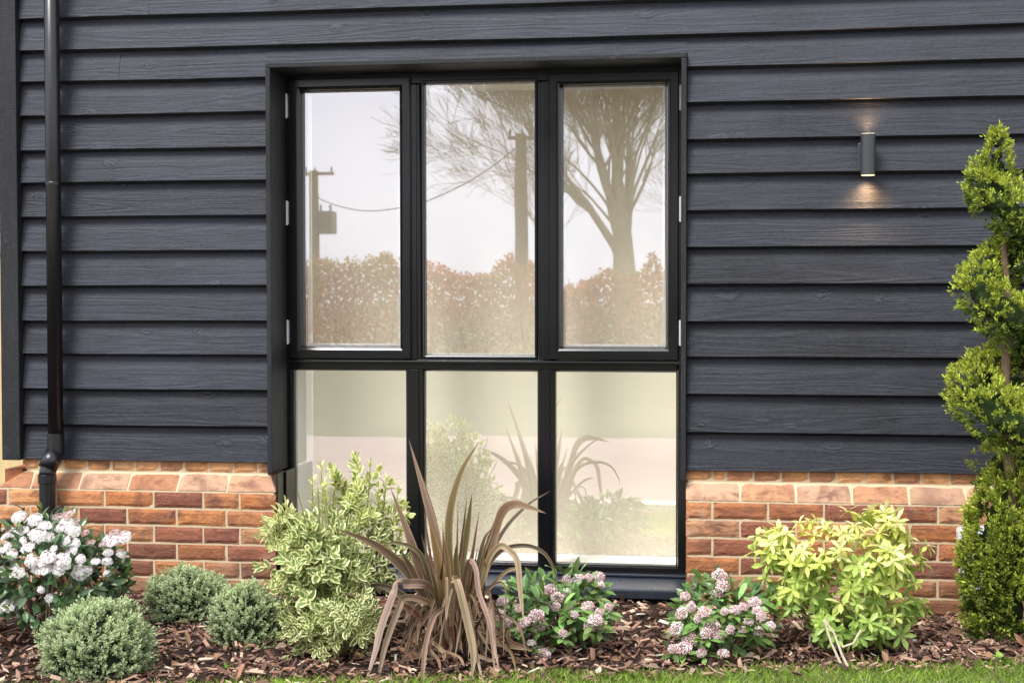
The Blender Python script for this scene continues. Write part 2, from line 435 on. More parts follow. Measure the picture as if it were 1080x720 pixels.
for k in range(len(edges)-1):
    t = tones[k]+.10
    dt = lambda: t+random.uniform(-.24, .24)
    if edges[k+1] < WT-.01 and k < 11:
        board(k, XL+.002, WL-.002, tone=dt()+.12)
        board(k, WR+.002, 1.9+.3*random.random()-.15, tone=dt()-.14); cl_end = None  # left boards lifted, right ones lowered, as part of the painted sheen
        board(k, 2.06, XR, tone=dt())
    elif k == 11:
        j = -2.688
        board(k, XL+.002, j-.001, tone=t+.10); tt = t-.02
        st = random.getstate(); board(k, j+.0006, WL-.002, tone=tt)
        random.setstate(st); board(k, WL-.002, WR+.002, zlo=WT+.001, tone=tt)
        random.setstate(st); board(k, WR+.002, 1.6, tone=tt-.05); board(k, 1.602, XR, tone=dt())
    elif k == 13:
        board(k, XL+.002, -2.55, tone=t+.03); board(k, -2.549, .519, tone=t); board(k, .520, XR, tone=t-.2)
    else:
        j = random.uniform(1.4, 2.6); board(k, XL+.002, j, tone=t); board(k, j+.001, XR, tone=dt())
cl.build('weatherboard_cladding', M['board'], house)
# backing wall behind the boards
bk = MB()
bk.box(XL+.01, WL-.003, .0345, .26, .50, ZT); bk.box(WR+.003, XR, .0345, .26, .50, ZT); bk.box(WL-.0025, WR+.0025, .0345, .26, WT+.004, ZT); bk.box(WL+.003, WR-.003, .201, .268, 2.2357, WT+.0035)
bk.build('backing_wall', M['gasket'], house)
# side wall going back from the left corner
sd = MB()
for k in range(len(edges)-1):
    zb, zt = edges[k], edges[k+1]+.02
    sd.add([(-3.19, .045, zb), (-3.17, .045, zt), (-3.19, 6, zb), (-3.17, 6, zt), (-3.13, .045, zb), (-3.13, 6, zb)], [(0, 1, 3, 2), (0, 2, 5, 4)], (random.random(), .4+random.random()*.2, 0))
sd.build('side_cladding', M['board'], house)
cb = MB(); cb.box(-3.235, -3.151, -.036, .044, .543, ZT, .003, (.3, .45, 0))
cb.build('corner_board', M['trim'], house)
# window surround boards
for nm, args, col in (('reveal_board', (WL, -2.0005, -.032, .198, .503, 2.2345), (.13, .45, 0)), ('reveal_board', (-.2545, WR, -.032, .198, .503, 2.2335), (.63, .42, 0)),
                      ('head_board', (WL, WR, -.032, .198, 2.2355, WT), (.87, .5, 0))):
    t = MB(); t.box(*args, .0025, col); t.build(nm, M['trim'], house)

# ---- brick plinth
bp = MB()
palette = [(.52, .235, .09), (.50, .205, .075), (.54, .26, .115), (.44, .17, .065), (.28, .105, .065), (.34, .125, .06), (.24, .09, .06), (.40, .155, .07), (.50, .26, .14), (.39, .16, .075), (.44, .19, .085)]
def brick(x0, x1, z0, z1, yb, yt, col, depth=.11, splay=(0, 0), h0=0., h1=0.):
    nx = max(4, int((x1-x0)/.018)); nz = 5; V = []; F = []
    s1, s2 = random.random()*50, random.random()*50
    for j in range(nz+1):
        for i in range(nx+1):
            u, v = i/nx, j/nz; x = x0+(x1-x0)*u; z = z0+(z1-z0)*v
            e = min(u*(x1-x0), (1-u)*(x1-x0), v*(z1-z0), (1-v)*(z1-z0))
            y = yb+(yt-yb)*v
            back = .005*max(0, 1-e/.006)**1.2
            nn = mnoise.noise(Vector((x*28+s1, z*40, s2)))*.0016 + mnoise.noise(Vector((x*9+s1, z*14, s2+7)))*.0018
            wob = mnoise.noise(Vector((x*22, z*22+s1, s2)))*.0019 if e < 1e-6 else 0
            sh = splay[0]*(1-u)*(1-u)*v*1.0 if splay[0] else 0
            sh2 = splay[1]*u*u*v if splay[1] else 0
            V.append((x+wob+sh+sh2, y+back+nn, z+wob))
    W = nx+1
    for j in range(nz):
        for i in range(nx): a = j*W+i; F.append((a, a+1, a+W+1, a+W))
    bord = [i for i in range(W)] + [j*W+nx for j in range(1, nz+1)] + [nz*W+i for i in range(nx-1, -1, -1)] + [j*W for j in range(nz-1, 0, -1)]
    k0 = len(V)
    for q in bord: x, y, z = V[q]; V.append((x, yb+depth, z))
    nb = len(bord)
    for q in range(nb): F.append((bord[q], k0+q, k0+(q+1) % nb, bord[(q+1) % nb]))
    V = np.array(V)
    bp.add(V, F, np.array(col)*random.uniform(.85, 1.15))
JT = .0095
def pick(top=False):
    if top: return random.choice([(.47, .25, .14), (.50, .29, .18), (.42, .20, .11), (.48, .30, .20)])
    return random.choice(palette)
COURSE = [.495-.075*i for i in range(9)]
YF = -.055
def run(c, start, direction, lens, end, ytop, ybot, z0, z1, top=False, splay_first=0, splay_last=0, hdr=False):
    x = start; i = 0
    while (end-x)*direction > .02:
        L = lens[i] if i < len(lens) else (.1025 if hdr else .215)
        xe = x+direction*L
        if (xe-end)*direction > 0: xe = end
        a, bb = min(x, xe), max(x, xe)
        sp = [0, 0]
        if i == 0 and splay_first: sp[1 if direction < 0 else 0] = splay_first
        if xe == end and splay_last: sp[0 if direction < 0 else 1] = splay_last
        col = pick(top)
        if hdr: col = random.choice([(.68, .36, .17), (.64, .32, .14), (.44, .22, .12), (.70, .41, .20)])
        brick(a, bb, z0, z1, ybot, ytop, col, splay=sp, depth=.27 if i == 0 or xe == end else .11)
        x = xe+direction*JT; i += 1
for c in range(8):
    z1 = COURSE[c]-JT/2; z0 = COURSE[c+1]+JT/2
    yt = .004 if c == 0 else YF; yb = YF
    top = c == 0
    run(c, -.232, 1, [] if c % 2 == 0 else [.1025], 4.2, yt, yb, z0, z1, top)
    run(c, -1.980, -1, [] if c % 2 == 0 else [.155, .155], -3.25, yt, yb, z0, z1, top, -.038 if top else 0, .10 if top else 0)
run(9, -.232, 1, [.1025, .045], 4.2, .006, .006, .495+JT/2, .562, hdr=True)
run(9, -2.022, -1, [.05], -3.148, .006, .006, .495+JT/2, .562, hdr=True)
for (a, bb) in ((-.226, 4.19), (-3.243, -1.988)):                     # mortar bed, 5 mm behind the brick faces
    bp.box(a, bb, YF+.006, .25, -.2, .42, 0, mi=1)
    A, B_ = (a, bb) if a > -1 else (-3.14, -2.034)
    bp.add([(a, YF+.006, .42), (bb, YF+.006, .42), (B_, .011, .495), (A, .011, .495), (A, .011, .565), (B_, .011, .565)], [(0, 1, 2, 3), (3, 2, 5, 4)], mi=1)
    bp.add([(bb, YF+.006, .42), (bb, .25, .42), (B_, .25, .495), (B_, .011, .495)], [(0, 1, 2, 3)], mi=1)
    bp.add([(a, YF+.006, .42), (a, .25, .42), (A, .25, .495), (A, .011, .495)], [(3, 2, 1, 0)], mi=1)
    bp.box(A+.001, B_-.001, .0115, .25, .42, .565, 0, mi=1)
for c in range(8):                                                   # bricks of the window jamb's return face
    for side, xx in ((1, -1.980), ):
        pass
bp.box(-1.98, -.232, .21, .28, -.2, -.02, 0, mi=1)
bp.box(-3.24, -3.16, .0, 6, -.2, .50, 0, (.30, .11, .05))
bp.build('brick_plinth', [M['brick'], M['mortar']], house)

# ---- window
win = bpy.data.objects.new('window', None); C.objects.link(win); win.parent = house
win.location = Vector((-1.13, .2, .05)) - house.location; win.empty_display_size = .1
FY = .20; GY = .228
fr = MB()
fr.ring(-2.03, -.228, .049, 2.2355, [(0, .27), (0, FY), (.046, FY), (.048, FY+.004), (.05, GY+.02), (.05, .27)])
def post(x0, x1, z0, z1): 
    fr.box(x0, x1, FY+.001, .27, z0, z1, .003)
    fr.box(x0+.018, x1-.018, FY-.006, FY+.002, z0, z1, .002)
post(-1.460, -1.388, .099, .942); post(-.877, -.810, .099, .942)
post(-1.470, -1.395, .986, 2.1845); post(-.878, -.800, .986, 2.1845)
fr.box(-1.98, -.278, FY-.002, .27, .9415, .9865, .003)
fr.box(-2.0, -.258, FY-.026, FY-.001, .968, .982, .003)             # drip ledge
fr.ring(-1.395, -.878, .986, 2.1845+.018, [(0, FY+.003), (.006, FY-.004), (.011, FY-.004), (.013, FY+.006), (.016, FY+.008), (.02, GY+.004)])
for (x0, x1, z0, z1) in ((-1.98, -1.460, .099, .9415), (-1.388, -.877, .099, .9415), (-.810, -.278, .099, .9415)):
    fr.ring(x0, x1, z0, z1, [(0, FY+.003), (.004, FY+.008), (.006, FY+.012), (.008, GY+.004)])
fr.build('frame', M['alu'], win)
jl = MB(); jl.box(-1.9795, -1.9735, -.040, .1985, -.03, .5025, .001); jl.box(-1.9735, -1.9655, .06, .1985, -.03, .5005, .002)
jl.build('jamb_lining', M['alu'], win)
panes = []
def casement(x0, x1, z0, z1):
    c = MB(); p = [(0, FY-.001), (0, FY-.020), (.003, FY-.023), (.034, FY-.023), (.038, FY-.019), (.046, FY-.014), (.048, FY-.006), (.053, FY+.006), (.056, GY+.004), (.056, .262), (0, .262)]
    c.ring(x0, x1, z0, z1, p)
    c.build('casement', M['alu'], win)
CAS = [(-1.981, -1.437, .9885, 2.215), (-.829, -.2745, .9885, 2.213)]
for c in CAS: casement(*c)
PN = [(-1.930, -1.497, 1.049, 2.158), (-1.386, -.881, 1.006, 2.194), (-.767, -.339, 1.049, 2.156), (-1.975, -1.462, .10, .9405), (-1.386, -.879, .10, .9405), (-.808, -.281, .10, .9405)]
for i, (x0, x1, z0, z1) in enumerate(PN):
    g = MB(); dz = rng.normal(0, .0006, 4)
    g.add([(x0-.004, GY+dz[0], z0-.004), (x1+.004, GY+dz[1], z0-.004), (x1+.004, GY+dz[1]+dz[2]-dz[0]*0, z1+.004), (x0-.004, GY+dz[2]+dz[0], z1+.004)], [(0, 1, 2, 3)])
    g.build('pane', M['glass'], win)
    s = MB(); s.ring(x0, x1, z0, z1, [(-.003, GY+.006), (.0055, GY+.006), (.0055, GY+.02), (.001, GY+.022)])
    s.build('spacer_bar', M['spacer'], win)
for x, sgn in ((-1.9985+.004, 1), (-.2665, -1)):
    for z in (2.10, 1.63, 1.105):
        h = MB()
        h.tube([(x, FY-.018, z-.054), (x, FY-.018, z+.054)], .0042, 10)
        h.tube([(x, FY-.018, z-.004), (x, FY-.018, z+.001)], .0047, 10)
        h.box(min(x, x+sgn*.006), max(x, x+sgn*.006), FY-.014, FY-.002, z-.05, z+.05, .001)
        h.build('hinge', M['hinge'], win)
for (x, z) in ((-1.399, 2.12), (-.838, 2.12)):                        # gasket seams beside the casements
    s = MB(); s.box(x-.0035, x+.0035, FY-.004, FY+.002, 1.0, 2.19, 0); s.build('gasket', M['gasket'], win)
sl = MB()
sl.add([(-1.978, .199, .062), (-.234, .199, .062), (-.234, .0, .040), (-1.978, .0, .040), (-.234, -.008, .034), (-1.978, -.008, .034), (-.234, -.008, .004), (-1.978, -.008, .004), (-.234, .02, .0), (-1.978, .02, .0), (-.234, .199, -.004), (-1.978, .199, -.004)],
       [(0, 3, 2, 1), (3, 5, 4, 2), (5, 7, 6, 4), (7, 9, 8, 6), (9, 11, 10, 8), (1, 2, 4, 6, 8, 10), (0, 11, 9, 7, 5, 3)])
sl.box(-1.978, -.234, .165, .2, .0625, .072, .002)
sl.build('sill', simple('dusty_sill_paint', (.020, .025, .036), .30, .6, .5, 45), win)
# white inside lining
il = MB()
X0, X1, Z0, Z1, Y0, Y1 = -1.992, -.268, .085, 2.20, .27, .62
il.add([(X0, Y0, Z0), (X1, Y0, Z0), (X1, Y0, Z1), (X0, Y0, Z1), (X0, Y1, Z0), (X1, Y1, Z0), (X1, Y1, Z1), (X0, Y1, Z1)], [(0, 1, 5, 4), (1, 2, 6, 5), (2, 3, 7, 6), (3, 0, 4, 7)])
il.build('inner_lining', M['white'], house)
# blind just inside
bl = MB(); n = 60; V = []; F = []
for i in range(n+1):
    x = X0+.004+(X1-X0-.008)*i/n
    V += [(x, .555+.0015*math.sin(x*9), Z0+.003), (x, .555+.0006*math.sin(x*7), Z1-.003)]
for i in range(n): F.append((2*i, 2*i+2, 2*i+3, 2*i+1))
bl.add(V, F)
tag(bl.build('window_blind', M['blind'], smooth=True), 'plain beige blind closed behind all six panes of the black window', 'window blind')

# ------------------------------------------------------------------ downpipe
dp = empty('downpipe', (-2.97, -.06, .3), 'black plastic drainpipe running down the boards at the left corner', 'drainpipe')
PX, PY, PR = -2.9695, -.062, .0325
p = MB(); p.tube([(PX, PY, .60), (PX, PY, ZT)], PR, 24); p.build('pipe', M['plastic'], dp, smooth=True)
for z, tk_, hh_ in ((1.752, .0016, .006), (.625, .004, .04)):
    c = MB(); c.tube([(PX, PY, z-hh_-.002), (PX, PY, z-hh_), (PX, PY, z+hh_), (PX, PY, z+hh_+.002)], [PR+.0005, PR+tk_, PR+tk_, PR+.0005], 24)
    c.build('collar', M['plastic'], dp, smooth=False)
for z in (2.9,):
    c = MB(); c.box(PX-.030, PX+.030, -.045, -.002, z-.013, z+.013, .003); c.tube([(PX, PY, z-.012), (PX, PY, z+.012)], PR+.004, 24)
    c.build('bracket', M['plastic'], dp)
LX, LY = -2.991, -.105
e = MB(); pts = []
for t in np.linspace(0, 1, 9):
    s = 3*t*t-2*t**3
    pts.append((PX+(LX-PX)*s, PY+(LY-PY)*s, .60-.115*t))
e.tube(pts, [PR+.003]*9, 24)
e.tube([(PX+.0, PY-.012, .585), (LX, LY, .515)], [PR+.006, PR+.008], 24)
e.build('elbow', M['plastic'], dp, smooth=True)
l = MB(); l.tube([(LX, LY, -.05), (LX, LY, .47)], PR+.002, 24); l.tube([(LX, LY, .452), (LX, LY, .455), (LX, LY, .489), (LX, LY, .492)], [PR+.003, PR+.007, PR+.007, PR+.003], 24)
l.build('lower_pipe', M['plastic'], dp, smooth=False)
l = MB(); l.tube([(LX, LY, .24), (LX, LY, .243), (LX, LY, .335), (LX, LY, .338)], [PR+.002, PR+.007, PR+.007, PR+.002], 24)
l.tube([(LX, LY, .29), (LX+.05, LY+.01, .325), (LX+.072, LY+.012, .345)], [.022, .02, .016], 12)
l.build('socket', M['plastic'], dp)

# ------------------------------------------------------------------ wall lamp
LXw = at(916, 162, -.085)[0]; lamp = empty('wall_lamp', (LXw, 0, 1.826), 'dark cylindrical up and down wall lamp glowing warm on the boards', 'wall lamp')
ZA, ZB, LYw = 1.744, 1.907, -.062
c = MB()
prof = [(.0285, ZA), (.0295, ZA+.002), (.0295, ZB-.002), (.0285, ZB), (.025, ZB), (.024, ZB-.012)]
for (r0, z0), (r1, z1) in zip(prof[:-1], prof[1:]): c.tube([(LXw, LYw, z0), (LXw, LYw, z1)], [r0, r1], 28, cap=False)
c.tube([(LXw, LYw, ZA), (LXw, LYw, ZA+.012)], [.025, .024], 28, cap=False)
c.build('lamp_body', M['lampmetal'], lamp, smooth=False)
c = MB(); c.box(LXw-.02, LXw+.02, -.06, .012, 1.79, 1.86, .004); c.box(LXw-.036, LXw+.030, -.012, .014, 1.772, 1.878, .004); c.build('bracket', M['lampmetal'], lamp)
for z in (ZA-.0003, ZB+.0003):
    c = MB(); c.tube([(LXw, LYw, z-.002), (LXw, LYw, z+.002)], .0262, 28); c.build('lens', M['lens'], lamp)
for i, (z, rx) in enumerate(((ZB+.012, PI), (ZA-.012, 0))):
    L = bpy.data.lights.new('lamp_beam', 'SPOT'); L.energy = 9.0; L.color = (1, .60, .28); L.spot_size = math.radians(125); L.spot_blend = 1.0; L.shadow_soft_size = .022
    o = bpy.data.objects.new('lamp_beam', L); C.objects.link(o); o.parent = lamp
    o.location = Vector((LXw, LYw+.022, z-.010*(1 if i == 0 else -1)))-lamp.location; o.rotation_euler = (rx, 0, 0)

# ------------------------------------------------------------------ white box behind the conifer
wb = empty('utility_box', (.9, -.06, .05), 'white plastic utility box on the brick plinth, mostly hidden behind spiral conifer', 'utility box')
R4 = Matrix.Rotation(math.radians(-4), 3, 'Y')
c = MB(); c.box(.850, .985, -.115, -.058, .03, .345, .014, rot=R4); c.build('box_body', M['whiteplastic'], wb)
c = MB(); c.box(.861, .975, -.122, -.1155, .06, .32, .003, rot=R4); c.build('lid', M['whiteplastic'], wb)

# ------------------------------------------------------------------ fence and things past the left corner
fe = empty('garden_fence', (-5.2, 1.6, -.05), 'pale timber fence with open slatted top just past the house corner', 'fence')
c = MB()
for i in range(16): c.box(-6.6+i*.16, -6.6+i*.16+.157, 1.6, 1.625, -.05, 1.50, .003)
c.build('board_panel', M['palewood'], fe)
c = MB()
for z in (1.50, 1.62, 1.73, 1.84): c.box(-6.6, -4.03, 1.585, 1.63, z, z+.045, .003)
c.build('slatted_top', M['palewood'], fe)
for x in (-6.65, -4.03): c = MB(); c.box(x, x+.09, 1.57, 1.66, -.05, 1.93, .004); c.build('fence_post', M['palewood'], fe)

# ------------------------------------------------------------------ plants
def ell_shell(n, c, r, lo=.75, up=-.3):
    """n points in the outer shell of an ellipsoid, with outward normals"""
    u = unit(n*3); u = u[u[:, 2] > up][:n]; k = rng.uniform(lo**3, 1, (len(u), 1))**(1/3)
    r = np.array(r); return np.array(c)+u*r*k, nrm(u/r)
def bumpy(P, N, amp, sc, seed=0):
    d = np.array([mnoise.noise(Vector((p*sc+seed).tolist())) for p in P])
    return P+N*(d*amp)[:, None]
def perp(d):
    a = unit(len(d)); return nrm(a-d*(a*d).sum(1, keepdims=True))
def sprig(mb, P, D, n_pairs, L, W, length, col, tipcol=None, spread=1.0, fold=.25, curl=.2, taper=.6, w1=.85, w2=.8):
    """opposite leaf pairs along each shoot (P start, D direction)"""
    n = len(P); a = perp(D); bdir = np.cross(D, a)
    for k in range(n_pairs):
        t = (k+.3)/n_pairs
        s = a if k % 2 == 0 else bdir
        for sg in (-1, 1):
            d = nrm(D*(.45+.9*t) + s*sg*spread*(1.15-.75*t) + rng.normal(0, .12, (n, 3)))
            nn = nrm(D*1.0 - s*sg*.6)
            c = np.asarray(col)
            if tipcol is not None: c = c*(1-t)+np.asarray(tipcol)*t
            sz = (1-(1-taper)*abs(t-.35)*1.3)*rng.uniform(.8, 1.15, n)
            mb.leaves(P+D*(length*t)[:, None] if np.ndim(length) else P+D*length*t, d, nn, L*sz, W*sz, jit((1, 1, 1), n, .14, .05)*c, fold, curl, w1, w2)

# --- hebes
hebe_mat = leaf_mat('hebe_leaf', .55, .25, .3)
def hebe(cx, cy, rx, ry, h, seed, label):
    o = empty('hebe_shrub', (cx, cy, -.03), label, 'shrub', 'rounded grey-green hebe mounds')
    n = int(1150*(rx/.19)*(h/.2)); c = (cx, cy, h*.28-.03); r = (rx-.02, ry-.02, h*.72-.02)
    P, N = ell_shell(n, c, r, .86, -.45); P = bumpy(P, N, .034, 14, seed); P = bumpy(P, N, .018, 38, seed+5); st_ = rng.choice(len(P), 22); P[st_] += N[st_]*rng.uniform(.01, .03, (22, 1))
    D = nrm(N*.9+np.array([0, 0, .55])+rng.normal(0, .2, N.shape))
    f = MB()
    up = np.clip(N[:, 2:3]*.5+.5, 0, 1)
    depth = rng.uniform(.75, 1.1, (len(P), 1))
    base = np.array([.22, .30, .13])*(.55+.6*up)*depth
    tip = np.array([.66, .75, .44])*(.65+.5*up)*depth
    m = len(P)
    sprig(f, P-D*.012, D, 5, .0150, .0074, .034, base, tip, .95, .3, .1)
    f.build('foliage', hebe_mat, o)
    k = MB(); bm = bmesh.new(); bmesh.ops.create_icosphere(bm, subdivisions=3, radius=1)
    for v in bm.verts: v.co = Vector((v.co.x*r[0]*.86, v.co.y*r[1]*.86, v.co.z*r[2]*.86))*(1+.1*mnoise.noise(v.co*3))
    k.bm(bm, c, (.018, .03, .014)); k.build('shade_core', leaf_dark, o, smooth=True)  # near-black solid core, coloured as the shade between the shoots
    s = MB()
    for i in range(14):
        a = rng.uniform(0, 2*PI); s.tube([(cx, cy, -.05), (cx+math.cos(a)*rx*.6, cy+math.sin(a)*ry*.6, h*.12)], [.006, .003], 5)
    s.build('stem', M['bark'], o)
leaf_dark = leaf_mat('painted_inner_shade', .8, .1, .1)
hebe(at(104, 690, -1.42)[0], -1.42, .205, .19, .262, 1, 'pale rounded hebe nearest the grass, front left of the bed')
hebe(at(200, 640, -.52)[0], -.52, .178, .17, .222, 2, 'rounded hebe close against brick plinth, furthest back of three')
hebe(at(259, 660, -.90)[0], -.90, .146, .15, .232, 3, 'smallest rounded hebe, beside the cream variegated shrub')

# --- viburnum
vl = leaf_mat('glossy_dark_leaf', .32, .2, .55)
flm = leaf_mat('white_petal', .7, .3, .1)
vb = empty('viburnum_shrub', (at(50, 665, -.98)[0], -.98, -.03), 'dark green shrub covered in white flower heads at the far left', 'flowering shrub')
f = MB(); vx = at(44, 660, -.95)[0]; vc = (vx, -.93, .20)
P, N = ell_shell(1050, vc, (.31, .29, .235), .55, -.65); P = bumpy(P, N, .05, 8, 3)
P2, N2 = ell_shell(160, (at(105, 600, -.85)[0], -.85, .19), (.11, .12, .13), .3, -.8); P = np.concatenate([P, P2]); N = np.concatenate([N, N2])
D = nrm(N*.9+np.array([0, 0, .05])+rng.normal(0, .55, N.shape)); NN = nrm(N+np.array([0, -.2, .9])+rng.normal(0, .3, N.shape))
n = len(P); f.leaves(P, D, NN, rng.uniform(.04, .065, n), rng.uniform(.02, .028, n), jit((.065, .12, .045), n, .35, .1), .22, .3)
m2 = rng.choice(n, 160); f.leaves(P[m2]+N[m2]*.02, nrm(D[m2]+np.array([0, 0, .8])), NN[m2], .035, .014, jit((.16, .24, .06), 160, .2), .3, .1)
f.build('foliage', vl, vb)
s = MB()
for i in range(16):
    a = rng.uniform(0, 2*PI); q = np.array([vx+math.cos(a)*.2, -.93+math.sin(a)*.2, .3]); s.tube([(vx+math.cos(a)*.03, -.93+math.sin(a)*.03, -.05), (vx+math.cos(a)*.1, -.93+math.sin(a)*.1, .1), q], [.008, .006, .003], 5)
s.build('stem', M['bark'], vb)
def floret_cluster(seed, R, nfl, cols, size, dome=.5):
    """domed head of little five-petalled flowers and buds, as one mesh around the origin facing +z"""
    g = MB(); r0 = np.random.default_rng(seed)
    for i in range(nfl):
        a = i*2.39996; q = math.sqrt((i+.5)/nfl); th = q*1.25
        d = np.array([math.sin(th)*math.cos(a), math.sin(th)*math.sin(a), math.cos(th)])
        c = d*R*np.array([1, 1, dome])*r0.uniform(.88, 1.08)
        d = nrm(d+r0.normal(0, .25, 3)); t = nrm(np.cross(d, r0.normal(size=3))); w = np.cross(d, t)
        col = np.array(cols[r0.integers(len(cols))])*r0.uniform(.85, 1.05)
        s_ = size*r0.uniform(.75, 1.15)
        if r0.random() < .12:
            V = [c+d*s_*.4] + [c+(t*math.cos(k*PI/2)+w*math.sin(k*PI/2))*s_*.25 for k in range(4)] + [c-d*s_*.3]
            g.add(V, [(0, 1, 2), (0, 2, 3), (0, 3, 4), (0, 4, 1), (5, 2, 1), (5, 3, 2), (5, 4, 3), (5, 1, 4)], col*np.array([.9, .62, .62])); continue
        V = [c]; F = []; ph = r0.random()*6
        for k in range(5):
            for da, rr, hh in ((-.45, .55, .12), (-.22, 1, .16), (.22, 1, .16), (.45, .55, .12)):
                an = ph+(k+da)*2*PI/5
                V.append(c+(t*math.cos(an)+w*math.sin(an))*s_*.5*rr+d*s_*hh)
            F.append((0, 1+4*k, 2+4*k, 3+4*k, 4+4*k))
        g.add(V, F, [col*.9]+[col]*(len(V)-1))
    for i in range(10):                                              # little stalks
        a = rng.uniform(0, 2*PI); g.tube([(0, 0, -R*.75), (math.cos(a)*R*.7, math.sin(a)*R*.7, R*.2)], .0009, 3, (.2, .22, .1))
    return g
def head_copies(protos, spots, parent, name):
    """first use of each head links the mesh, later uses copy it"""
    for i, (p, d, sc) in enumerate(spots):
        o = bpy.data.objects.new(name, protos[i % len(protos)]); C.objects.link(o); o.parent = parent
        q = Vector(d).to_track_quat('Z', 'Y') @ Vector((0, 0, 1)).rotation_difference(Vector((0, 0, 1)))
        o.rotation_mode = 'QUATERNION'; o.rotation_quaternion = q
        o.scale = (sc*random.uniform(.85, 1.3), sc*random.uniform(.85, 1.2), sc*random.uniform(.75, 1.1)); o.location = Vector(p)-parent.location
def proto_meshes(fn, k, name, mat):
    r = []
    for i in range(k):
        o = fn(i).build(name, mat); r.append(o.data); bpy.data.objects.remove(o)
    return r
vp = proto_meshes(lambda i: floret_cluster(10+i, .026, 62, [(.94, .93, .92), (.95, .94, .93), (.92, .88, .87)], .0125), 4, 'flower_head', flm)
vspots = [(20, 546), (37, 549), (48, 555), (70, 553), (62, 558), (78, 560), (7, 566), (15, 562), (24, 572), (40, 565), (52, 567), (67, 570), (80, 573), (14, 585), (5, 578), (30, 578), (33, 592), (44, 594), (51, 587), (66, 590), (85, 590), (76, 580), (16, 597), (20, 604), (3, 604), (39, 602), (48, 600), (66, 596), (84, 604), (62, 602), (118, 570), (131, 567), (114, 583), (128, 584), (101, 592), (113, 592), (43, 622), (52, 631), (21, 632), (9, 639), (113, 605), (92, 602), (26, 560), (57, 578)]
sp = []
for (x, y) in vspots:
    yy = -1.19 + .30*((x-45)/95)**2 + .22*max(0, (590-y)/50) + random.uniform(-.02, .02)
    p = at(x, y, yy); d = nrm(np.array([(p[0]-vx)*.9, -.75, .75])+rng.normal(0, .25, 3)); sp.append((p, d, random.uniform(.5, 1.15)))
head_copies(vp, sp, vb, 'flower_head')
vpk = proto_meshes(lambda i: floret_cluster(40+i, .018, 40, [(.62, .36, .36), (.70, .48, .46), (.78, .66, .62)], .008), 2, 'flower_bud_head', flm)
sp = []
for (x, y) in [(62, 545), (72, 543), (80, 550), (90, 562), (96, 572), (2, 560), (108, 574), (122, 562), (8, 640), (94, 600)]:
    p = at(x, y, -.98+random.uniform(-.04, .04)); sp.append((p, nrm(np.array([rng.normal(0, .3), -.5, .9])), random.uniform(.8, 1.2)))
head_copies(vpk, sp, vb, 'flower_bud_head')

# --- variegated euonymus
em = leaf_mat('cream_edged_leaf', .4, .3, .45, edge=(.88, .87, .46))
eu = empty('variegated_shrub', (at(352, 695, -1.0)[0], -1.0, -.03), 'tall bushy shrub with cream edged leaves, partly over the lower left pane', 'shrub')
f = MB()
def blob(px, py, Y, rpx, rpy, ry): 
    c = at(px, py, Y); k = FPX/(Y+6.3); return c, (rpx/k, ry, rpy/k)
def lobe(n, c, r, lo, L, W, base, tip, pairs=4, seed=0, upb=.5, amp=.045):
    P, N = ell_shell(n, c, r, lo, -.75); P = bumpy(P, N, amp, 9, seed)
    kp = np.array([mnoise.noise(Vector((p*11+seed).tolist())) for p in P]) > -.22; P, N = P[kp], N[kp]
    D = nrm(N*1.0+np.array([0, -.15, upb*.7])+rng.normal(0, .3, N.shape)); sh = rng.uniform(.7, 1.1, (len(P), 1))
    sprig(f, P-D*.03, D, pairs, L, W, .075, np.array(base)*sh, np.array(tip)*sh, 1.0, .16, .10, .6, .95, .85)
G0, G1 = (.21, .30, .10), (.22, .28, .085)
lobe(135, *blob(338, 622, -1.02, 44, 78, .16), .5, .053, .031, G0, (.26, .36, .11), seed=1)
lobe(80, *blob(315, 600, -1.0, 30, 48, .12), .4, .053, .031, G0, (.28, .38, .11), seed=2)
lobe(74, *blob(375, 545, -.74, 50, 52, .14), .4, .050, .027, G0, (.55, .64, .14), seed=3)
lobe(80, *blob(385, 600, -.78, 42, 46, .14), .4, .046, .027, (.08, .13, .05), G0, seed=4)
lobe(70, *blob(345, 665, -1.1, 50, 30, .12), .4, .040, .020, G0, G0, seed=5)
lobe(42, *blob(370, 655, -1.2, 26, 30, .08), .3, .042, .022, G0, (.16, .22, .09), seed=6, amp=.02)
lobe(45, *blob(298, 560, -1.0, 12, 26, .06), .3, .044, .019, (.34, .42, .12), (.52, .58, .18), seed=7, amp=.015)
# long upright young shoots
s = MB(); P = []; D = []
for (bx, by, tx, ty, Y) in [(345, 560, 338, 486, -.76), (352, 560, 355, 500, -.74), (385, 560, 391, 482, -.74), (400, 560, 408, 503, -.72), (412, 580, 421, 512, -.7), (380, 560, 372, 508, -.7), (330, 560, 330, 505, -.74), (365, 560, 362, 515, -.7), (300, 610, 293, 540, -1.02), (310, 610, 306, 540, -1.0), (402, 585, 428, 530, -.72), (322, 600, 322, 555, -1.02), (415, 590, 425, 552, -.74), (345, 540, 342, 512, -.8), (398, 545, 399, 515, -.75)]:
    a, b2 = at(bx, by, Y), at(tx, ty, Y); s.tube([a, (a+b2)/2+rng.normal(0, .004, 3), b2], [.003, .0024, .0014], 5, (.30, .34, .10))
    for t in (.35, .6, .85): P.append(a+(b2-a)*t); D.append(nrm(b2-a))
P, D = np.array(P), np.array(D); sprig(f, P-D*.02, D, 3, .043, .017, .05, np.array([(.42, .52, .11)]), np.array([(.70, .76, .2)]), .85, .3, .15)
f.build('foliage', em, eu)
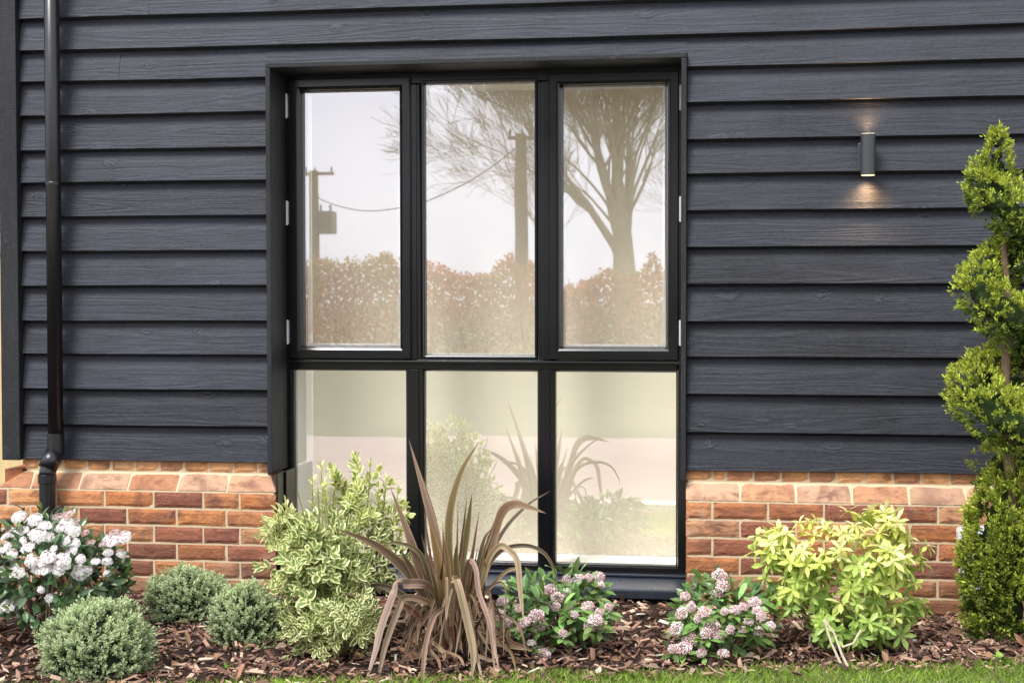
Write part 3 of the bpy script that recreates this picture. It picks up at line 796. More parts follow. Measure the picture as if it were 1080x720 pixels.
for i in range(30):
    a = rng.uniform(0, 2*PI); c0 = at(350+rng.uniform(-18, 18), 700, -1.0); c1 = at(350+rng.uniform(-55, 60), rng.uniform(505, 610), -.9+rng.uniform(-.22, .1))
    s.tube([c0, c0*.5+c1*.5+np.array([0, 0, .03]), c1], [.007, .005, .002], 5)
s.build('stem', M['stem'], eu)

# --- phormium (strap-leaved)
def strap_mat():
    m, nt = new_mat('bronze_strap_leaf')
    uvn = attr(nt, 'leaf').outputs['Vector']; sp_ = nd(nt, 'ShaderNodeSeparateXYZ'); lk(nt, uvn, sp_.inputs[0])
    u, v = sp_.outputs[0], sp_.outputs[1]; col = attr(nt, 'Col').outputs['Color']
    p = geo_pos(nt)
    cmb = nd(nt, 'ShaderNodeCombineXYZ'); lk(nt, math_(nt, 'MULTIPLY', u, 5.0), cmb.inputs[0]); lk(nt, math_(nt, 'MULTIPLY', v, .5), cmb.inputs[1])
    lk(nt, math_(nt, 'MULTIPLY', nd(nt, 'ShaderNodeObjectInfo').outputs['Random'], 9), cmb.inputs[2])
    st = noise(nt, cmb.outputs[0], 2.6, 3, .7)
    c = mixc(nt, math_(nt, 'MULTIPLY', math_(nt, 'SUBTRACT', st, .38), 2.4, True), mixc(nt, .55, col, (.05, .04, .025), 'MIX'), col)
    e = math_(nt, 'MULTIPLY', math_(nt, 'SUBTRACT', math_(nt, 'ABSOLUTE', u), .72), 4.0, True)
    c = mixc(nt, math_(nt, 'MULTIPLY', e, .6), c, (.52, .33, .22))
    md = math_(nt, 'SUBTRACT', 1.0, math_(nt, 'MULTIPLY', math_(nt, 'ABSOLUTE', u), 5.0), True)
    c = mixc(nt, math_(nt, 'MULTIPLY', md, .6), c, (.07, .05, .03))
    blot = noise(nt, p, 35, 4, .7)
    c = mixc(nt, math_(nt, 'MULTIPLY', math_(nt, 'SUBTRACT', blot, .58), 3, True), c, mixc(nt, .5, col, (.10, .06, .035)))
    b_ = nd(nt, 'ShaderNodeBsdfPrincipled'); lk(nt, c, b_.inputs['Base Color']); b_.inputs['Roughness'].default_value = .5; b_.inputs['Specular IOR Level'].default_value = .4
    lk(nt, bumpn(nt, st, .4, .003), b_.inputs['Normal'])
    t = nd(nt, 'ShaderNodeBsdfTranslucent'); lk(nt, c, t.inputs['Color'])
    mx = nd(nt, 'ShaderNodeMixShader'); mx.inputs[0].default_value = .18
    lk(nt, b_.outputs[0], mx.inputs[1]); lk(nt, t.outputs[0], mx.inputs[2]); out(nt, mx.outputs[0]); return m
pm = strap_mat()
ph = empty('phormium_plant', (at(478, 690, -1.02)[0], -1.02, -.03), 'spiky bronze strap-leaved plant with pale drooping blades before the window', 'plant')
OL, BR, PK, CRM, DK, RD = (.165, .15, .045), (.19, .105, .055), (.42, .275, .195), (.58, .45, .29), (.085, .065, .036), (.30, .115, .075)
def catmull(pts, n):
    pts = np.array(pts, float); Q = np.vstack([2*pts[0]-pts[1], pts, 2*pts[-1]-pts[-2]]); o = []
    m = len(pts)-1
    for i in range(m):
        p0, p1, p2, p3 = Q[i:i+4]
        for t in np.linspace(0, 1, n, endpoint=(i == m-1)):
            o.append(.5*((2*p1)+(-p0+p2)*t+(2*p0-5*p1+4*p2-p3)*t*t+(-p0+3*p1-3*p2+p3)*t**3))
    return np.array(o)
def strap(mb, pts3, width, col, face, fold=.35, tipcol=None, wprof=None):
    Q = catmull(pts3, 7); n = len(Q); T = nrm(np.gradient(Q, axis=0)); face = np.array(face, float)
    V = []; cc = []; uv = []; F = []
    for i in range(n):
        t = i/(n-1)
        w = width*.5*(min(1, .55+t*1.6))*(1-max(0, (t-.45)/.55)**1.8) if wprof is None else width*.5*wprof(t)
        S = nrm(np.cross(T[i], face)); Nn = np.cross(S, T[i])
        c = np.array(col)*(1-.15*math.sin(t*9+face[0]*7)) if tipcol is None else np.array(col)*(1-t)+np.array(tipcol)*t
        for u in (-1, -.5, 0, .5, 1):
            V.append(Q[i]+S*w*u+Nn*fold*w*abs(u)); cc.append(c); uv.append((u+7*0, t*8))
    for i in range(n-1):
        for k in range(4): a = i*5+k; F.append((a, a+1, a+6, a+5))
    mb.add(V, F, np.array(cc), np.array(uv))
up_l, dr_l = MB(), MB()
def pxs(mb, pts, wpx, col, Y0=-1.02, Y1=-1.02, tip=None, twist=0, fold=.35, wprof=None):
    P = []
    for i, (x, y) in enumerate(pts):
        t = i/(len(pts)-1); P.append(at(x, y, Y0+(Y1-Y0)*t))
    strap(mb, P, wpx*.76/FPX*5.25, np.array(col)*np.array([.82, .73, .66]), (math.sin(twist), -math.cos(twist), .15), fold, tip, wprof)
U = [([(472, 672), (468, 625), (461, 572), (446, 515), (431, 463)], 15, OL, -1.0, -.93, PK, .3),
     ([(480, 672), (475, 600), (475, 545), (486, 500), (506, 464)], 16, OL, -1.03, -1.05, (.30, .22, .08), -.4),
     ([(480, 668), (485, 610), (493, 560), (498, 519)], 15, (.15, .15, .065), -1.06, -1.12, OL, -.2),
     ([(470, 672), (466, 610), (459, 555), (446, 503)], 13, OL, -.98, -.9, BR, .5),
     ([(472, 676), (468, 625), (460, 580), (452, 546)], 16, (.30, .19, .07), -1.08, -1.14, (.42, .26, .10), .2),
     ([(462, 676), (448, 618), (430, 562), (411, 512)], 16, BR, -1.05, -1.08, PK, .5),
     ([(466, 668), (440, 615), (400, 577), (354, 557)], 17, DK, -1.08, -1.22, BR, .3),
     ([(464, 670), (440, 640), (405, 618), (368, 622)], 13, DK, -1.02, -1.0, DK, .2),
     ([(458, 668), (430, 640), (395, 634), (362, 624)], 9, RD, -1.12, -1.2, RD, .1),
     ([(490, 672), (505, 622), (518, 580), (528, 545), (531, 532)], 17, (.20, .16, .085), -1.02, -1.0, PK, -.3),
     ([(494, 666), (508, 610), (530, 562), (556, 533), (581, 517)], 8, DK, -1.0, -.85, DK, -.5),
     ([(494, 668), (508, 612), (527, 582), (553, 575), (574, 583), (586, 604), (586, 618)], 7, DK, -1.08, -1.15, DK, 0),
     ([(476, 676), (474, 630), (472, 590), (468, 568)], 11, BR, -1.1, -1.16, (.36, .22, .09), 0),
     ([(482, 676), (488, 636), (492, 606), (494, 590)], 10, OL, -1.1, -1.14, BR, -.3),
     ([(486, 676), (497, 640), (508, 606), (512, 588)], 11, OL, -1.1, -1.14, OL, -.4),
     ([(466, 676), (452, 640), (436, 604), (428, 590), (422, 578)], 11, DK, -1.1, -1.18, BR, .4),
     ([(470, 672), (458, 632), (444, 585), (418, 572), (402, 576)], 8, DK, -1.05, -1.1, OL, .2),
     ([(488, 672), (500, 626), (506, 588), (512, 566), (520, 556)], 8, OL, -.98, -.9, DK, -.2),
     ([(478, 668), (482, 620), (481, 590), (482, 570)], 12, (.24, .14, .07), -1.14, -1.2, OL, .1)]
for pts, w, col, y0, y1, tip, tw in U: pxs(up_l, pts, w*.88, col, y0, y1, tip, tw)
pxs(up_l, [(517, 580), (528, 543), (540, 532), (556, 534), (576, 541)], 13, PK, -1.0, -1.08, (.30, .19, .10), 0, .1)
for i in range(44):                                                   # crowded bases of the fan
    x = rng.uniform(440, 516); y = rng.uniform(572, 652); bx = 478+(x-478)*.25
    pxs(up_l, [(bx, 684), ((bx+x)/2+rng.normal(0, 4), (684+y)/2), (x, y)], rng.uniform(4, 11), [BR, OL, DK, RD, DK][i % 5], -1.0+rng.uniform(-.14, .06), -1.02+rng.uniform(-.2, .1), None, rng.uniform(-.6, .6))
for i in range(14):
    x = rng.uniform(425, 540); y = rng.uniform(505, 585)+abs(x-478)*.35
    pxs(up_l, [(478+(x-478)*.2, 680), (478+(x-478)*.5, (680+y)/2+4), (x+rng.normal(0, 3), y)], rng.uniform(5, 9), [OL, DK, BR, OL][i % 4], -1.04+rng.uniform(-.06, .1), -1.04+rng.uniform(-.14, .18), BR, rng.uniform(-.7, .7))
up_l.build('leaves', pm, ph)
flat = lambda t: min(1, .6+t*2)*(1-max(0, (t-.75)/.25)**2*.9)
for i in range(70):                                                   # brown thatch hanging round the foot
    x = rng.uniform(430, 528); y0_ = rng.uniform(628, 665); dr_ = (x-478)*.25+rng.normal(0, 6)
    pxs(dr_l, [(478+(x-478)*.45, y0_-8), (x, y0_), (x+dr_, y0_+rng.uniform(18, 40))], rng.uniform(2, 5), [(.17, .09, .05), DK, (.26, .15, .08), (.34, .22, .12), (.12, .06, .04)][i % 5], -1.05+rng.uniform(-.05, .1), -1.08-rng.uniform(0, .16), None, rng.uniform(-.8, .8), .2, flat)
DR = [([(470, 642), (452, 618), (432, 614), (421, 616), (415, 624), (405, 655), (395, 690), (385, 719)], 18, PK, -1.1, -1.34, (.52, .38, .33)),
      ([(468, 646), (446, 632), (424, 632), (417, 642), (408, 680), (398, 719)], 14, PK, -1.1, -1.36, (.42, .32, .22)),
      ([(470, 640), (458, 650), (448, 682), (446, 719)], 10, (.48, .30, .25), -1.16, -1.36, PK),
      ([(476, 660), (478, 620), (480, 613), (484, 616), (492, 655), (498, 690), (501, 716)], 15, CRM, -1.16, -1.36, (.50, .40, .24)),
      ([(484, 640), (492, 636), (501, 665), (505, 695), (506, 718)], 9, PK, -1.16, -1.36, CRM),
      ([(482, 660), (490, 610), (494, 592), (499, 598), (508, 626), (516, 660), (520, 716)], 12, PK, -1.1, -1.34, (.55, .36, .30)),
      ([(500, 650), (514, 634), (520, 650), (523, 680), (525, 704)], 8, (.50, .38, .28), -1.08, -1.28, CRM),
      ([(494, 660), (506, 615), (516, 588), (526, 577), (537, 579), (545, 592), (551, 628), (553, 655)], 12, (.46, .36, .20), -1.12, -1.26, CRM),
      ([(492, 650), (515, 620), (535, 604), (549, 600)], 8, CRM, -1.05, -1.1, (.40, .30, .16)),
      ([(462, 650), (440, 660), (425, 690), (420, 704)], 6, (.36, .22, .10), -1.1, -1.24, BR),
      ([(472, 640), (474, 608), (470, 620), (468, 650)], 6, CRM, -1.18, -1.22, CRM),
      ([(478, 640), (476, 620), (472, 640), (471, 655)], 5, (.5, .42, .36), -1.2, -1.24, CRM),
      ([(500, 660), (520, 672), (535, 690), (548, 708)], 6, (.33, .23, .10), -1.1, -1.25, (.30, .22, .08)),
      ([(490, 668), (506, 650), (528, 646), (546, 660), (556, 690)], 5, (.34, .26, .12), -1.0, -1.2, BR),
      ([(462, 660), (442, 654), (424, 640), (408, 648), (396, 668)], 6, BR, -1.05, -1.2, RD)]
DR += [([(474, 650), (466+12*j_, 632-9*(j_ % 3)), (452+16*j_, 660), (444+17*j_, 700-7*(j_ % 2))], 4, [BR, (.38, .25, .13), RD][j_ % 3], -1.05, -1.25, (.34, .24, .13)) for j_ in range(6)]
for pts, w, col, y0, y1, tip in DR:
    pts = [pts[0]]+[(a_+rng.normal(0, 2), b_+rng.normal(0, 2)) for a_, b_ in pts[1:]]; pxs(dr_l, pts, w*.70*rng.uniform(.8, 1.1), np.array(col)*rng.uniform(.7, 1.05), y0, y1, tip, rng.uniform(-.7, .7), .3, flat)
for i in range(16):                                                   # dry blades lying at the foot
    a = rng.uniform(-1, 1); x = 478+a*60; y = rng.uniform(676, 704); Y = -1.05-(y-680)*.008
    pxs(dr_l, [(x, y-14+rng.uniform(-8, 4)), (x+rng.uniform(-20, 20), y-4), (x+rng.uniform(-34, 34), y+6)], rng.uniform(3.5, 6.5), [CRM, (.42, .29, .16), BR, (.3, .16, .09)][i % 4], Y, Y-.1, None, 0, .15, flat)
dr_l.build('withered_leaves', pm, ph)

# --- skimmias
sm = leaf_mat('skimmia_leaf', .35, .25, .5)
bead = leaf_mat('pink_bud', .5, .2, .3)
def bud_head(seed, R=.028, n=120):
    """rounded cone of tiny pink and white buds"""
    g = MB(); r0 = np.random.default_rng(seed)
    ico = bmesh.new(); bmesh.ops.create_icosphere(ico, subdivisions=1, radius=1); ico.verts.index_update()
    V0 = np.array([v.co[:] for v in ico.verts]); F0 = [[v.index for v in f_.verts] for f_ in ico.faces]; ico.free()
    for i in range(n):
        a = i*2.39996; z = 1-1.55*(i+.5)/n; rr = math.sqrt(max(0, 1-z*z))
        c = np.array([rr*math.cos(a), rr*math.sin(a), z*1.05])*R*r0.uniform(.72, 1.08)
        s_ = r0.uniform(.0026, .0044)
        col = np.array([(.90, .74, .72), (.93, .87, .85), (.82, .52, .54), (.92, .82, .79), (.66, .33, .36)][r0.integers(5)])*r0.uniform(.85, 1.1)
        g.add(V0*s_*np.array([1, 1, 1.15])+c, F0, np.clip(col, 0, .9))
    for i in range(12): a = r0.uniform(0, 2*PI); g.tube([(0, 0, -R*.9), (math.cos(a)*R*.6, math.sin(a)*R*.6, 0)], .001, 3, (.3, .13, .12))
    return g
bh = proto_meshes(lambda i: bud_head(60+i), 4, 'flower_head', bead)
def skimmia(c, r, spots, Yf, label, seed, extra=()):
    o = empty('skimmia_shrub', (c[0], c[1], -.03), label, 'flowering shrub', 'low pink-budded shrubs under the window')
    f = MB(); P, N = ell_shell(330, c, r, .4, -.7); P = bumpy(P, N, .03, 9, seed)
    D = nrm(N+np.array([0, 0, .1])+rng.normal(0, .5, N.shape)); NN = nrm(N*.5+np.array([0, -.3, 1])+rng.normal(0, .3, N.shape)); n = len(P)
    f.leaves(P-D*.02, D, NN, rng.uniform(.05, .078, n), rng.uniform(.02, .028, n), jit((.10, .18, .05), n, .35, .1)*np.where(rng.random((n, 1)) < .3, 1.9, 1), .15, .3, .8, .95)
    sp = []
    for (x, y) in spots:
        Y = Yf(x, y)+random.uniform(-.02, .02); p = at(x, y, Y); d = nrm(np.array([(p[0]-c[0])*1.6, -.35, .9])+rng.normal(0, .15, 3)); sp.append((p, d, random.uniform(.5, .92)))
        a = perp(d[None].repeat(7, 0)); 
        f.leaves(np.repeat((p-d*.022)[None], 7, 0), nrm(a+d*.35+rng.normal(0, .15, (7, 3))), d[None].repeat(7, 0), rng.uniform(.04, .066, 7), .021, jit((.16, .27, .07), 7, .3, .08), .15, .25, .8, .95)
    f.build('foliage', sm, o)
    s = MB()
    for (p, d, q) in sp[::2]: s.tube([(c[0]+random.uniform(-.02, .02), c[1], -.04), (c[0]*.6+p[0]*.4, c[1], p[2]*.4), p-d*.02], [.005, .004, .002], 5)
    s.build('stem', M['bark'], o)
    head_copies(bh, sp, o, 'flower_head')
    return o
s1 = [(530, 634), (526, 648), (535, 657), (547, 642), (553, 656), (549, 664), (566, 650), (574, 640), (588, 630), (598, 625), (586, 640), (600, 641), (568, 660), (598, 612), (611, 611), (621, 609), (632, 609), (634, 617), (620, 640), (632, 646), (622, 660), (634, 660), (628, 654), (594, 668), (571, 690), (560, 678), (606, 648), (642, 640), (580, 622), (565, 628)]
ca = at(586, 655, -.82)
skimmia((ca[0], -.82, .11), (.21, .18, .16), s1, lambda x, y: -1.02+.18*max(0, (650-y)/40), 'low shrub with pink bud clusters between spiky plant and window sill', 11)
s2 = [(759, 607), (762, 618), (756, 625), (723, 629), (729, 640), (719, 647), (737, 652), (743, 645), (751, 660), (764, 645), (776, 643), (785, 640), (796, 635), (799, 644), (790, 655), (803, 650), (812, 660), (801, 666), (770, 664), (728, 674), (721, 683), (713, 663), (710, 684), (740, 688), (763, 689), (783, 664), (745, 668), (757, 669)]
cb2 = at(760, 660, -.82)
skimmia((cb2[0], -.82, .10), (.19, .17, .155), s2, lambda x, y: -1.02+.18*max(0, (650-y)/40), 'low shrub with pink bud clusters in front of the brick plinth', 23)

# --- choisya
cm = leaf_mat('lime_leaf', .38, .35, .4)
ch = empty('golden_choisya', (at(888, 690, -.72)[0], -.72, -.03), 'bright yellow-green shrub with fingered leaves in front of brick plinth', 'shrub')
f = MB(); s = MB(); base = at(890, 690, -.72)
ros = []
def rosettes(n, px, py, rpx, rpy, Y, ry, lo=.45):
    c, r = blob(px, py, Y, rpx, rpy, ry); P, N = ell_shell(n, c, r, lo, -.8); ros.extend(list(zip(bumpy(P, N, .03, 8, px), N)))
rosettes(135, 885, 595, 82, 58, -.72, .22); rosettes(26, 815, 575, 24, 26, -.72, .08, .3); rosettes(14, 915, 545, 36, 18, -.62, .1, .3)
rosettes(26, 950, 580, 26, 50, -.70, .1, .3); rosettes(26, 845, 630, 40, 30, -.78, .12, .3); rosettes(16, 935, 650, 36, 26, -.75, .1, .3); rosettes(10, 905, 665, 30, 20, -.80, .08, .3)
rosettes(34, 888, 655, 58, 24, -.84, .1, .3); rosettes(9, 965, 640, 16, 12, -.62, .05, .3)
for (p, nn) in ros:
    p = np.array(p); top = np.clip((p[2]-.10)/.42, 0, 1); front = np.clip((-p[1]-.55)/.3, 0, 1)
    d = nrm(nn*.8+np.array([0, -.15, .55])+rng.normal(0, .25, 3)); k = rng.integers(7, 11); a = perp(d[None].repeat(k, 0)); an = np.arange(k)*2.4
    u = nrm(np.cross(d, rng.normal(size=3))); w = np.cross(d, u); a = u*np.cos(an)[:, None]+w*np.sin(an)[:, None]
    lift = np.linspace(-.45, 1.1, k)[:, None]; dd = nrm(a+d*lift+np.array([0, 0, -.15]))
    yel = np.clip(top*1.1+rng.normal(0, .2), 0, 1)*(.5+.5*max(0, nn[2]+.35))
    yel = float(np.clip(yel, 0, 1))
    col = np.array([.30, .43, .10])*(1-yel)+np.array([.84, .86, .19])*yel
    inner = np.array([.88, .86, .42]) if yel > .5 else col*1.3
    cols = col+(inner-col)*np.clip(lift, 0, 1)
    sz = rng.uniform(.75, 1.15)
    f.leaves(np.repeat((p-d*.015)[None], k, 0), dd, d[None].repeat(k, 0), rng.uniform(.036, .060, k)*sz, rng.uniform(.015, .021, k)*sz, np.clip(cols*jit((1, 1, 1), k, .12, .04), .01, .85), .2, .3, .7, 1.0)
for i in range(46):
    p, nn = ros[rng.integers(len(ros))]; p = np.array(p); q = base+np.array([rng.uniform(-.06, .06), rng.uniform(-.05, .05), -.02])
    s.tube([q, q*.45+p*.55+np.array([0, 0, .05]), p], [.0045, .0035, .0015], 5)
f.build('foliage', cm, ch); s.build('stem', M['stem'], ch)
tw = MB()
for pts in ([(869, 652), (880, 668), (888, 690), (894, 702)], [(869, 652), (876, 676), (886, 698), (892, 706)], [(888, 682), (900, 678), (908, 664)]): 
    tw.tube([at(x, y, -1.0-(y-650)*.001) for x, y in pts], [.0035, .004, .0045, .005][:len(pts)], 6)
tw.build('dead_twig', simple('bleached_twig', (.50, .42, .32), .8, .2, .2, 60), ch)

# --- spiral conifer
tm = leaf_mat('conifer_spray', .6, .2, .2)
TX = at(1058, 660, -.46)[0]; TY = -.46
tc = empty('spiral_conifer', (TX, TY, -.04), 'tall green conifer clipped into a spiral at the right edge', 'topiary tree')
K = (TY+6.3)/FPX
zpx = lambda y: at(1055, y, TY)[2]
core = []
# helical roll of foliage: left at y=305 and 415, right in between, passing in front on the way down from left to right
for y in np.arange(178, 500, 3.0):
    t = (y-305)/110.0; an = PI+2*PI*t
    g = np.clip((y-150)/340, 0, 1)
    rho = (13+21*g)*K; rr = (24+12*g)*K*.83
    xc = TX+(1054+6*g-1058)*K
    core.append((np.array([xc+rho*math.cos(an), TY+rho*math.sin(an)*.9, zpx(y)]), rr))
for y in np.arange(140, 215, 6.0):
    core.append((np.array([TX-(10-(y-140)*.02)*K, TY, zpx(y)]), (4+(y-140)*.32)*K))
for y in np.arange(500, 662, 6.0):
    rr = (14+27*min(1, (y-490)/85))*K if y < 640 else 34*K
    core.append((np.array([TX+(2 if y < 540 else 0)*K, TY, zpx(y)]), rr))
cs = np.array([c for c, r in core]); rs = np.array([r for c, r in core])
P = []; N = []
for (c, r) in core:
    k = (int(110*(r/.15)**1.3)+10)*(3 if c[2] < zpx(505) else 1); u = unit(k); q = c+u*r*rng.uniform(.86, 1.04, (k, 1))
    dmin = ((np.linalg.norm(q[:, None]-cs[None], axis=2)/rs[None])).min(1)
    ok = dmin > .84; P.append(q[ok]); N.append(u[ok])
P = np.concatenate(P); N = np.concatenate(N)
lump = np.array([mnoise.noise(Vector((p*16).tolist()))+.6*mnoise.noise(Vector((p*38).tolist())) for p in P]); P = P+N*(lump*np.where(P[:, 2] < .55, .034, .022))[:, None]
hole = np.array([mnoise.noise(Vector((p*13+3).tolist())) for p in P]) > -.24; P, N, lump = P[hole], N[hole], lump[hole]
D = nrm(N+np.array([0, 0, .55])+rng.normal(0, .35, N.shape)); n = len(P)
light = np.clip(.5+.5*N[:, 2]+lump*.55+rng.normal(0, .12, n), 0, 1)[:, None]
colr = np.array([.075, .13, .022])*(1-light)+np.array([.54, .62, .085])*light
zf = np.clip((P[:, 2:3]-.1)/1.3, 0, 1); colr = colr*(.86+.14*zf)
f = MB()
for k in range(16):
    dd = nrm(D*rng.uniform(.5, 1.1, (n, 1))+perp(D)*rng.uniform(.1, .75, (n, 1)))
    off = D*rng.uniform(-.010, .012, (n, 1))+rng.normal(0, .004, (n, 3))
    sz = rng.uniform(.7, 1.3, n)
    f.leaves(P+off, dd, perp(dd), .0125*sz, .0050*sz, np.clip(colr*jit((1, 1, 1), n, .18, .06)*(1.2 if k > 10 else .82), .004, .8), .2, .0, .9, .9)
pk = rng.choice(n, 520)
for k in range(6):
    f.leaves(P[pk]+D[pk]*(.006*k), nrm(D[pk]+np.array([0, 0, .5])+perp(D[pk])*.7), perp(D[pk]), .016, .006, jit((.42, .50, .07), 520, .2), .2, 0)
f.build('crown', tm, tc)
s = MB(); s.tube([(TX, TY-.01, -.06), (TX+.024, TY-.03, .45), (TX+.012, TY-.015, .72), (TX-.006, TY-.03, .95), (TX+.008, TY-.02, 1.2), (TX-.012, TY-.025, 1.42), (TX-.010, TY-.01, 1.6), (TX-.03, TY, 1.82)], [.028, .024, .021, .018, .015, .012, .009, .004], 10)
for i in range(40):
    y = rng.uniform(200, 640); j = np.argmin(abs(cs[:, 2]-zpx(y))); z = zpx(y); s.tube([(TX-.012*z, TY, z-.03), tuple(cs[j]+unit(1)[0]*rs[j]*.5)], [.006, .002], 5)
s.build('trunk', M['bark'], tc)
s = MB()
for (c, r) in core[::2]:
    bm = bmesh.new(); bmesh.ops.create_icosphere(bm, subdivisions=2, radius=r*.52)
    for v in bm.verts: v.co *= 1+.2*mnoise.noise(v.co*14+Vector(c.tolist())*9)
    s.bm(bm, c, (.02, .034, .010))  # dark lumps added inside; their colour paints shade behind gaps in the sprays
s.build('shade_core', leaf_dark, tc)

# --- little weeds
wm = leaf_mat('weed_leaf', .5, .3, .3)
def weed(px, py, Y, rad, n, col, label):
    c = at(px, py, Y); o = empty('weed_seedling', (c[0], c[1], -.02), label, 'weed'); f = MB()
    an = rng.uniform(0, 2*PI, n); el = rng.uniform(.2, 1.2, n); D = np.stack([np.cos(an)*np.cos(el), np.sin(an)*np.cos(el), np.sin(el)], 1)
    P0 = np.array([c[0], c[1], -.025])+rng.normal(0, rad*.3, (n, 3))*np.array([1, 1, .2])
    f.leaves(P0, D, np.array([[0, 0, 1.0]]).repeat(n, 0)+D*.1, rng.uniform(.6, 1.1, n)*rad, rng.uniform(.35, .5, n)*rad, jit(col, n, .2), .3, .4, .9, 1.0); f.build('rosette', wm, o)
weed(1062, 684, -.85, .05, 26, (.22, .34, .06), 'bright green leafy weed in the mulch at right grass edge')
weed(1030, 655, -.50, .055, 26, (.10, .19, .04), 'dark green weed in mulch below spiral conifer')
weed(242, 694, -1.3, .03, 14, (.15, .28, .04), 'tiny green seedling in the mulch beside smallest hebe')
weed(935, 668, -.62, .05, 22, (.20, .30, .06), 'low green weed in mulch right of yellow-green shrub')

# ------------------------------------------------------------------ bark mulch and grass
mu = MB(); nchip = 15000
x = rng.uniform(-4.2, 2.6, nchip); lim = -1.08+.27*x-.07+rng.normal(0, .05, nchip)-.25*(rng.random(nchip) < .012)*rng.random(nchip); y = -.06+(lim+.06)*rng.random(nchip); y = np.where((x > -1.95) & (x < -.25) & (rng.random(nchip) < .06), rng.uniform(-.06, .2, nchip), y)
L = rng.lognormal(-3.6, .5, nchip).clip(.010, .095); W = (L*rng.uniform(.2, .55, nchip)).clip(.005, .024); T = rng.uniform(.0015, .005, nchip)
pal = np.array([(.15, .09, .075), (.09, .055, .05), (.24, .15, .12), (.38, .26, .21), (.60, .46, .37), (.05, .034, .03), (.30, .18, .12), (.74, .62, .50)])
ci = rng.choice(8, nchip, p=[.20, .16, .19, .16, .10, .09, .065, .035])
an = rng.uniform(0, 2*PI, nchip); ti = rng.normal(0, .38, nchip); ro = rng.normal(0, .38, nchip)
dx = np.stack([np.cos(an)*np.cos(ti), np.sin(an)*np.cos(ti), np.sin(ti)], 1); sx = nrm(np.cross(np.array([0, 0, 1.0]), dx)); sx = sx*np.cos(ro)[:, None]+np.array([0, 0, 1])*np.sin(ro)[:, None]; zx = nrm(np.cross(dx, sx))
gz = np.array([mnoise.noise(Vector((a*2.3, b_*2.3, 1)))*.02+mnoise.noise(Vector((a*9, b_*9, 5)))*.012 for a, b_ in zip(x, y)])-.02+rng.uniform(.0, .022, nchip)
ctr = np.stack([x, y, gz], 1)
q = []
for (u, v, w) in ((-1, -.55, -1), (-.75, .9, -1), (.8, 1, -1), (1, -.4, -1), (-1, -.55, 1), (-.75, .9, 1), (.8, 1, 1), (1, -.4, 1)):
    j = rng.uniform(.75, 1.1, (nchip, 1)); q.append(ctr+dx*(u*L/2)[:, None]*j+sx*(v*W/2)[:, None]*j+zx*(w*T/2)[:, None])
V = np.stack(q, 1).reshape(-1, 3); bi = np.arange(nchip)[:, None, None]*8; fq = np.array([(0, 1, 2, 3), (7, 6, 5, 4), (0, 4, 5, 1), (1, 5, 6, 2), (2, 6, 7, 3), (3, 7, 4, 0)])
mu.add(V, (bi+fq[None]).reshape(-1, 4).tolist(), np.repeat(np.clip(pal[ci]*rng.uniform(.8, 1.5, (nchip, 1))*np.array([1.12, 1.0, .9]), 0, .85), 8, axis=0))
# a few curled dead leaves and long bleached splinters
nl = 330; xx = rng.uniform(-3.2, 1.4, nl); yy = -.1+(-1.08+.27*xx+.05)*rng.random(nl)
D = nrm(np.stack([rng.normal(size=nl), rng.normal(size=nl), rng.uniform(-.1, .5, nl)], 1))
mu.leaves(np.stack([xx, yy, np.full(nl, .0)], 1), D, nrm(rng.normal(0, .5, (nl, 3))+np.array([0, 0, 1])), rng.uniform(.03, .065, nl), rng.uniform(.018, .034, nl), np.array([(.34, .20, .12), (.26, .13, .08), (.46, .33, .24)])[rng.integers(0, 3, nl)]*rng.uniform(.7, 1.2, (nl, 1)), .5, .4)
tag(mu.build('bark_mulch', M['chip']), kind='stuff')

gr = MB(); nb = 60000
x = rng.uniform(-3.6, 2.4, nb); y = (-1.08+.27*x)+.035*rng.normal(size=nb)+.03*np.sin(x*7.3)+.02*np.sin(x*17+1)-rng.random(nb)**1.3*.95
nb2 = 9000; x2 = rng.uniform(-5, 4, nb2); x = np.concatenate([x, x2]); y = np.concatenate([y, np.maximum(-2.55, rng.uniform(-2.55, -1.5, nb2))]); ok = y < -1.02+.27*x; x, y = x[ok], y[ok]; n = len(x)
an = rng.uniform(0, 2*PI, n); le = rng.normal(.45, .25, n); D = nrm(np.stack([np.cos(an)*le, np.sin(an)*le, np.ones(n)], 1))
tint = np.array([mnoise.noise(Vector((a*3, b_*3, 0))) for a, b_ in zip(x, y)])[:, None]
gc = np.array([.25, .38, .05])*(1+.45*tint)*rng.uniform(.6, 1.35, (n, 1)); dry = rng.random(n) < .13; gc[dry] = np.array([.34, .31, .15])*rng.uniform(.7, 1.2, (dry.sum(), 1))
Lb = rng.uniform(.020, .055, n); S = perp(D); w = rng.uniform(.0012, .0024, n)[:, None]; P0 = np.stack([x, y, np.full(n, -.034)], 1); mid = P0+D*(Lb*.55)[:, None]; tip = P0+D*Lb[:, None]+np.stack([np.cos(an), np.sin(an), np.full(n, -.4)], 1)*(Lb*.25)[:, None]
V = np.stack([P0-S*w, P0+S*w, mid+S*w*.8, mid-S*w*.8, tip], 1).reshape(-1, 3); bi = np.arange(n)[:, None]*5
gr.add(V, (bi+np.array([0, 1, 2, 3])).tolist()+(bi+np.array([3, 2, 4])).tolist(), np.repeat(gc, 5, axis=0))
tag(gr.build('grass', leaf_mat('grass_blade', .5, .35, .3)), kind='stuff')

